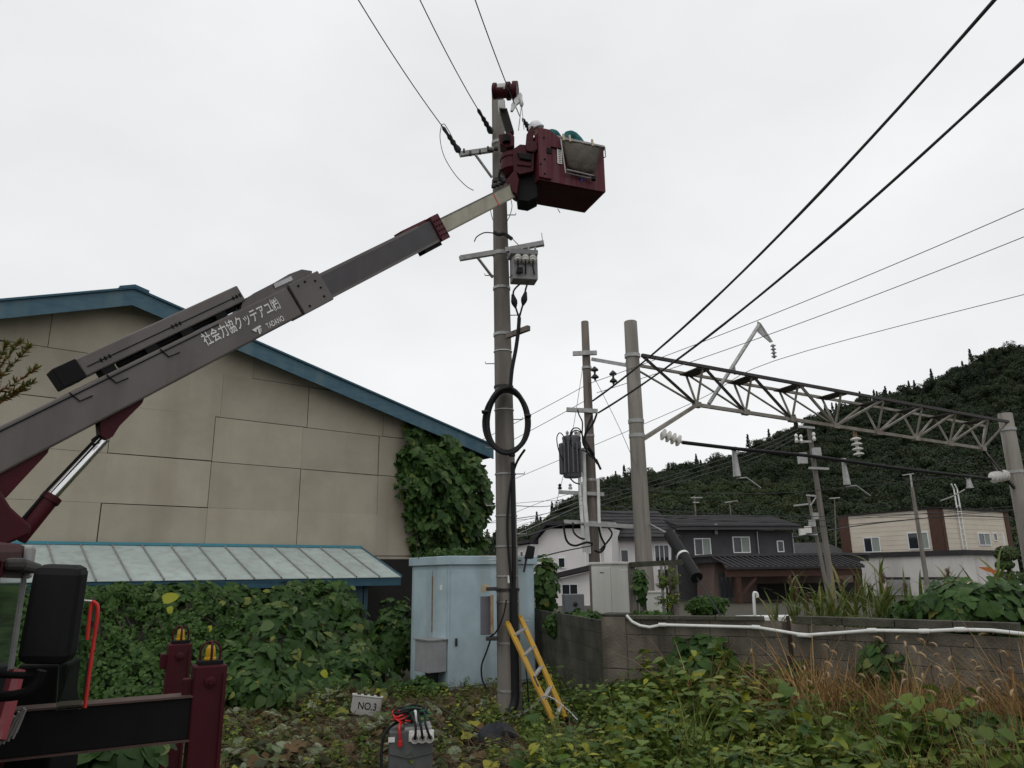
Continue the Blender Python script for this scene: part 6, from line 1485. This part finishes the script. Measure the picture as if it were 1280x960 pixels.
# big shrubs beyond the wall on the right
leaf_heap('leafy_shrub', 'green leafy shrub behind the right block wall below the topiary', 'shrub', at(1225, 765, 9.6), (.75, .5, .36), 900, kud, .09, .15, 19, biguse=60)
leaf_heap('leafy_shrub', 'green leafy shrub behind the wall before the grey shutters', 'shrub', at(1160, 775, 10.2), (.45, .4, .26), 420, kud, .1, .17, 20, biguse=30)

# ---- topiary tree and orange leaf
tpz = at(1258, 692, 20); tpt = thing('topiary_tree', 'clipped round topiary tree at the right edge', 'tree', V((tpz.x, 20, 0)))
MB().tube([V((tpz.x, 20, 0)), tpz-Z*.1], [.07, .05], 8).build('trunk', M['bark'], tpt, smooth=True)
M['topi'] = leafmat('topiary_leaf', [(.04, .07, .02), (.06, .09, .028), (.05, .08, .03)], .15, .6)
for (px, py, rx_, rz_) in ((1258, 692, .30, .2), (1256, 706, .22, .12), (1266, 722, .4, .16), (1246, 735, .3, .14)):
    c = at(px, py, 20); vv, ff = leafquads(lambda r, c=c, rx_=rx_, rz_=rz_: ((lambda d: (c-V((tpz.x, 20, 0))+V((d.x*rx_, d.y*rx_, d.z*rz_))*r.uniform(.88, 1.04), d))(V((r.gauss(0, 1), r.gauss(0, 1), r.gauss(0, 1))).normalized())), 900, .035, int(px+py))
    o = meshobj('crown', vv, ff, M['topi']); addvary(o, int(px)); COL.objects.link(o); o.parent = tpt
ob = LB().add(leaf_geo(1, .3, .2, .2, .02), Matrix.Identity(4)).obj('withered_leaf', leafmat('orange_leaf', [(.42, .13, .02), (.35, .1, .02)], .3, .5))
COL.objects.link(ob); ob.location = at(1246, 716, 10.4); ob.rotation_euler = euler_from(V((-.3, -.9, .5)), R(-120)); ob.scale = (.22,)*3; tag(ob, 'single orange withered leaf near the topiary', 'leaf')

# ---- reeds behind the wall
def reed_meshes(seed):
    r = random.Random(seed); parts = []
    hh = 1.0; st = MB().tube([V((0, 0, 0)), V((.02, .01, .5)), V((.03, .0, 1.0))], [.009, .008, .004], 6); parts.append(('stem', st))
    lv = []
    for j in range(9):
        t = .3+.68*j/9; lv.append((t, j*2.5+r.uniform(-.5, .5), r.uniform(.28, .5)*(1.1-.3*t), r.uniform(.2, .6), r.uniform(.6, 1.7)))
    return hh, st, lv
reed_leaf = [LB().add(blade_geo(1, .085, .3, c_, 7), Matrix.Identity(4)).obj('leaf', M['reed']) for c_ in (.5, .9, 1.3, 1.8)]
stem_me = MB().tube([V((0, 0, 0)), V((.015, .01, .5)), V((.03, .0, 1.0))], [.010, .008, .004], 6)
so_ = meshobj('stem', stem_me.v, stem_me.f, M['reed'])
plv = MB()
r = random.Random(77)
for j in range(26): a = r.uniform(0, 6.28); plv.tube([V((0, 0, j*.006)), V((math.cos(a)*.035, math.sin(a)*.035, j*.006+.05)), V((math.cos(a)*.06, math.sin(a)*.06, j*.006+.03))], [.006, .005, .002], 4)
plume = meshobj('plume', plv.v, plv.f, M['plume'])
def reed(px, py, Y, label, plume_on=False, group='reeds behind the block wall', nl=13):
    top = at(px, py, Y); b = V((top.x, top.y, 0)); t = thing('reed_plant', label, 'reed', b, group); h_ = top.z
    s_ = bpy.data.objects.new('stem', so_.data); COL.objects.link(s_); s_.parent = t; s_.scale = (1, 1, h_*.93); s_.rotation_euler = (r.uniform(-.05, .05), r.uniform(-.05, .05), r.uniform(0, 6))
    for j in range(nl):
        tt = .52+.45*j/nl; l_ = bpy.data.objects.new('leaf', r.choice(reed_leaf).data); COL.objects.link(l_); l_.parent = t
        L_ = r.uniform(.4, .75)*(1.1-.3*(j/nl)); l_.location = (.02*tt, 0, h_*.93*tt); l_.rotation_euler = (r.uniform(-.2, .2), 0, r.uniform(0, 6.28)); l_.scale = (L_*r.uniform(.8, 1.2), L_, L_)
    if plume_on:
        q = bpy.data.objects.new('plume', plume.data); COL.objects.link(q); q.parent = t; q.location = (.03, 0, h_*.9); q.scale = (.8,)*3
for (px, py, Yy, lb_, pl_) in ((984, 717, 11.6, 'reed with brown plume at the left end of the reed bed', True), (1095, 697, 10.6, 'tallest broad-bladed reed before the pale building corner', False), (1100, 712, 10.4, 'reed with brown plume before the pale garage wall', True), (1180, 706, 10.2, 'reed with brown plume before the grey shutter', True), (1242, 695, 10.6, 'tall stiff reed just left of the topiary', False)):
    reed(px, py, Yy, lb_, pl_, nl=12)
spots = [(992, 738, 11.4), (1006, 742, 11.2), (1018, 730, 11.5), (1030, 725, 11.1), (1038, 740, 10.8), (1048, 718, 11.3), (1058, 728, 10.9), (1066, 738, 10.6), (1074, 715, 11.2), (1084, 728, 10.7), (1092, 738, 10.3), (1108, 730, 10.5), (1116, 742, 10.2), (1128, 726, 10.8), (1136, 744, 10.1), (1148, 736, 10.4), (1165, 742, 10.0), (1172, 728, 10.2), (1188, 722, 10.0), (1198, 736, 9.8), (1208, 742, 9.7), (1220, 728, 10.0), (1232, 736, 9.8), (1250, 730, 9.7), (1262, 738, 9.5), (1274, 732, 9.6), (968, 752, 11.8), (1024, 748, 10.9), (1102, 750, 10.2), (1144, 752, 10.0)]
for i_, (px, py, Yy) in enumerate(spots): reed(px, py, Yy, 'green broad-bladed reed among the reeds growing behind the block wall', i_ % 4 == 1)
# ---- undergrowth in front
def onfield(fn, n, seed):
    r = random.Random(seed); out = []
    while len(out) < n:
        p = fn(r)
        if p: out.append(p)
    return out
def wall_y(x):    # the block walls' front line
    if x < PC.x: return PC2.y+.2 if x > PC2.x-.3 else 14
    if x < PM.x: t = (x-PC.x)/(PM.x-PC.x); return PC.y+(PM.y-PC.y)*t
    t = (x-PM.x)/(PR.x-PM.x); return PM.y+(PR.y-PM.y)*t
def right_field(x0, x1, y0, edge=.12):
    def fn(r):
        x = r.uniform(x0, x1); y = r.uniform(y0, 11.6)
        if .25 < x < 1.0 and 8.3 < y < lb0.y+.25: return None      # trodden round the ladder foot
        return (x, y) if y < wall_y(x)-edge else None
    return fn
def dryness(x, y): return 1/(1+math.exp(-((x-3.0-.3*math.sin(y*2))*3.2)))*(0.74+.2*math.sin(x*2.1+y*1.3+1.2))*(.35 if y < 6.9 else 1)
P_, Q_, S_, I_ = [], [], [], []; G_, GQ, GS = [], [], []; D_, DQ, DS = [], [], []; K_, KQ, KS = [], [], []
r = random.Random(12)
for x, y in onfield(right_field(.15, 6.2, 6.0), 3600, 61):
    dr_ = dryness(x, y); d_w = wall_y(x)-y; rise = min(1, max(0, (x-.9)/1.2)); hgt = (.37+.36*rise*math.exp(-d_w*.35))*r.uniform(.5, 1.15)*(1.6 if r.random() < .09 else 1)
    if x < .95 and y > 9.4 and r.random() < .6: hgt *= .45
    u = r.random()
    if u < dr_*.85: D_.append((x, y, 0)); DQ.append((0, 0, r.uniform(0, 6.28))); DS.append(hgt*1.75)
    elif u > .72+.12*math.sin(x*3+y*2): G_.append((x, y, 0)); GQ.append((0, 0, r.uniform(0, 6.28))); GS.append(hgt*1.55)
    else: P_.append((x, y, -.02)); Q_.append((r.uniform(-.12, .12), r.uniform(-.12, .12), r.uniform(0, 6.28))); S_.append(hgt*1.02)
    if u > .68 and dr_ < .45:
        for q in range(1): K_.append((x+r.uniform(-.12, .12), y+r.uniform(-.12, .12), hgt*r.uniform(.15, .8))); KQ.append(euler_from(V((r.uniform(-.5, .5), -.35+r.uniform(-.4, .3), .9)), r.uniform(-3, 3))); KS.append(r.uniform(.06, .17))
uw = scatter('undergrowth', P_, Q_, S_, weeds); tag(uw, 'green leafy weeds filling the ground before the block wall', 'weeds', kind='stuff')
uk = scatter('undergrowth', K_, KQ, KS, kud); tag(uk, 'broad creeper leaves spread over the weeds before the wall', 'creeper', kind='stuff')
ug = scatter('grass', G_, GQ, GS, gtuft); tag(ug, 'green grass blades among the weeds on the right', 'grass', kind='stuff')
ud = scatter('dry_grass', D_, DQ, DS, dtuft); tag(ud, 'brown dried grass patch before the right block wall', 'grass', kind='stuff')
M['brownweed'] = leafmat('brown_weed', [(.12, .05, .022), (.17, .085, .035), (.08, .04, .02), (.1, .09, .03)], .15, .8)
bweeds = []
for k in range(3):
    o = weeds[k].copy(); o.data = weeds[k].data.copy(); o.data.materials.clear(); o.data.materials.append(M['brownweed']); bweeds.append(o)
messy = [tuft(M['dry'], 60, .25, .75, .016, 1.25, 190+k) for k in range(4)]
B_, BQ, BZ, BI = [], [], [], []
for x, y in onfield(right_field(2.6, 6.2, 6.3), 2400, 63):
    if r.random() > dryness(x, y)*1.15: continue
    d_w = wall_y(x)-y; B_.append((x, y, 0)); BQ.append((r.uniform(-.15, .15), r.uniform(-.15, .15), r.uniform(0, 6.28))); BZ.append((.44+.2*math.exp(-d_w*.5))*r.uniform(.6, 1.2)); BI.append(r.randrange(4) if r.random() < .8 else 4+r.randrange(3))
ub = scatter('dry_grass', B_, BQ, BZ, messy+bweeds, BI); tag(ub, 'matted reddish-brown withered stalks in the dry patch', 'dead weeds', kind='stuff')
# cut vines and fallen leaves on the left and round the pole
P_, Q_, S_ = [], [], []; T_, TQ, TS = [], [], []; W_, WQ, WS = [], [], []
for _ in range(9500):
    x, y = r.uniform(-5.2, 1.0), r.uniform(7.6, 13.2)
    q = V((x, y, 0))-cA
    if q.dot(FD) > -.1 and q.dot(FN) < .05 and q.dot(FN) > -CBD and q.dot(FD) < LF: continue
    hum = .17*(.5+.5*math.sin(x*2.1+1)*math.sin(y*1.7))*(1 if x < 0 else .5)
    cut = x < .1 and y < 12
    if (abs(x+1.95) < .32 and 10.4 < y < 11.5) or ((x-bg0.x)**2+(y-bg0.y+.15)**2 < .16): continue
    if r.random() < (.85 if cut else .35): P_.append((x, y, hum*r.uniform(.2, 1.1)+.02)); Q_.append((r.uniform(-.6, .6), r.uniform(-.6, .6), r.uniform(0, 6.28))); S_.append(r.uniform(.07, .2)*r.choice((.7, 1, 1.1)))
    if r.random() < .13: T_.append((x, y, hum*r.uniform(0, 1))); TQ.append((r.uniform(-.2, .2), r.uniform(-.2, .2), r.uniform(0, 6.28))); TS.append(r.uniform(.7, 1.4))
    near_p = math.exp(-((x-.1)**2+(y-11.4)**2)*.25)
    if r.random() < (.03+.07*(x > -.3)+.06*near_p): W_.append((x, y, 0)); WQ.append((0, 0, r.uniform(0, 6.28))); WS.append(r.uniform(.12, .34))
ll = scatter('leaf_litter', P_, Q_, S_, lit); tag(ll, 'cut vine leaves, pale and brown, strewn over the ground', 'leaf litter', kind='stuff')
st = scatter('straw', T_, TQ, TS, straw); tag(st, 'brown stalks and straw lying among the cut leaves', 'straw', kind='stuff')
wd = scatter('weeds', W_, WQ, WS, weeds); tag(wd, 'low green weeds round the main pole and cabinet', 'weeds', kind='stuff')
# plants behind and below the outriggers
leaf_heap('leafy_plant', 'large-leaved plant on the ground below the outrigger beam', 'plant', at(135, 940, 6.3), (.4, .3, .16), 60, kud, .14, .22, 24, biguse=16)
leaf_heap('leafy_plant', 'creeper with pale leaves at the foot of the thicket', 'plant', at(318, 868, 11.3), (.5, .35, .3), 240, kud, .08, .14, 25, biguse=20)
leaf_heap('dark_vine', 'dark tangled vine in the gap between thicket and blue cabinet', 'vine', at(492, 800, 15.3), (.4, .4, .75), 480, kud, .1, .17, 27)
leaf_heap('leafy_plant', 'weeds heaped at the left foot of the blue cabinet', 'plant', at(520, 868, 12.6), (.4, .3, .22), 200, ivy, .1, .16, 28)
# single broad leaves that stand out
for px, py, Yy, sc, lb_ in ((1046, 940, 7.0, .12, 'plant with three yellow-green leaves at the bottom right'), (1100, 945, 6.9, .07, 'small yellow-green seedling right of the yellow-leaved plant'), (630, 938, 8.9, .11, 'bright green young plant before the cloth bag'), (985, 868, 9.2, .08, 'plant with yellow-green tips before the block wall'), (935, 905, 8.0, .12, 'pale green broad-leaved plant in the middle of the weeds')):
    p = at(px, py, Yy); t = thing('broad_plant', lb_, 'plant', V((p.x, p.y, 0)))
    MB().tube([V((p.x, p.y, 0)), p], .006, 5).build('stem', M['bark'], t)
    for j in range(4): o = single_leaf(t, p+V((0, 0, .01*j)), V((math.cos(j*1.7)*.5, -.6, .7)), sc*r.uniform(.9, 1.3), j*1.6, yl.data if 'yellow' in lb_ else kleaf[j % 4].data)
# foxtails nodding over the dry patch
fx_s = LB().add(blade_geo(1, .009, .12, .25, 5), Matrix.Identity(4)).obj('stalk', M['dry'])
hv = MB(); hp_ = [V((0, .045*(1-math.cos(i*.33)), .045*math.sin(i*.33))) for i in range(7)]
hv.tube(hp_, [.003, .008, .010, .010, .009, .006, .002], 7)
for i in range(1, 7):
    for j in range(10): a = j*.63+i*.4; hv.tube([hp_[i], hp_[i]+V((math.cos(a)*.016, .008, math.sin(a)*.016))], [.0014, .0006], 3)
fx_h = meshobj('seed_head', hv.v, hv.f, mat('foxtail_tan', (.36, .27, .16), (.26, .18, .1), .95, scale=20), True)
fox = []
for k in range(46):
    px = r.uniform(985, 1270); py = 822+r.uniform(-18, 60)+(10 if px < 1040 else 0)-12*math.exp(-((px-1130)/60)**2); Yy = wall_y((px-640)/980*8.8)-r.uniform(.35, 1.8)
    fox.append((px, py, Yy))
fox += [(928, 818, 9.4), (1008, 812, 9.2), (1205, 792, 8.3), (1193, 798, 8.3), (1175, 806, 8.4), (1274, 862, 7.4)]
for px, py, Yy in fox:
    p = at(px, py, Yy)
    if p.z < .15: continue
    t = thing('foxtail_grass', 'tan foxtail seed head nodding on a thin stalk in the dry grass', 'grass', V((p.x, p.y, 0)), 'foxtails in the dry grass')
    rz_ = r.uniform(0, 6.28)
    s_ = bpy.data.objects.new('stalk', fx_s.data); COL.objects.link(s_); s_.parent = t; s_.scale = (1, p.z, p.z*1.02); s_.rotation_euler = (0, 0, rz_)
    tipv = Matrix.Rotation(rz_, 3, 'Z') @ V((0, sum(math.sin(.12+.25*i/5)/5 for i in range(5))*p.z, sum(math.cos(.12+.25*i/5)/5 for i in range(5))*p.z*1.02))
    h_ = bpy.data.objects.new('seed_head', fx_h.data); COL.objects.link(h_); h_.parent = t; h_.location = tipv; h_.rotation_euler = (0, 0, rz_+r.uniform(-.5, .5)); h_.scale = (r.uniform(.8, 1.25),)*3
# ---- feathery branch at the left edge
br = thing('tree_branch', 'feathery yellow-green branch tip with orange ends at the left edge', 'branch', at(-60, 480, 8.5))
M['sprig'] = leafmat('sprig_leaf', [(.1, .11, .02), (.14, .14, .025), (.09, .1, .025), (.35, .12, .03)], .3, .6)
rb = random.Random(8)
for (x0, y0, x1, y1) in ((-40, 500, 36, 434), (-40, 500, 44, 462), (-40, 495, 22, 430), (-40, 505, 40, 478), (-30, 490, 8, 432), (-40, 505, 28, 488)):
    a, b = at(x0, y0, 8.5), at(x1, y1, 8.4+rb.uniform(-.2, .2)); mid = a.lerp(b, .5)-Z*.08
    pth = smooth_path([a, mid, b], 8); MB().tube(pth, [.007]*8+[.004]*9, 5).build('twig', M['bark'], br, smooth=True)
    lb = LB()
    for q in pth[2:]:
        for j in range(11):
            d = (b-a).normalized()*.6+V((rb.uniform(-.7, .7), rb.uniform(-.7, .7), rb.uniform(-.2, .9))); n = V((rb.uniform(-1, 1), rb.uniform(-1, 1), rb.uniform(0, 1))).normalized()
            e_ = d.normalized(); x_ = e_.cross(n).normalized(); Mx = Matrix((x_, e_, x_.cross(e_))).transposed().to_4x4(); Mx.translation = q-V(br.location)
            lb.add(leaf_geo(rb.uniform(.06, .11), .2, .1, .2), Mx, rb.uniform(0, .5) if q is not pth[-1] else .75)
    o = lb.obj('needles', M['sprig']); COL.objects.link(o); o.parent = br; o['kind'] = 'stuff'
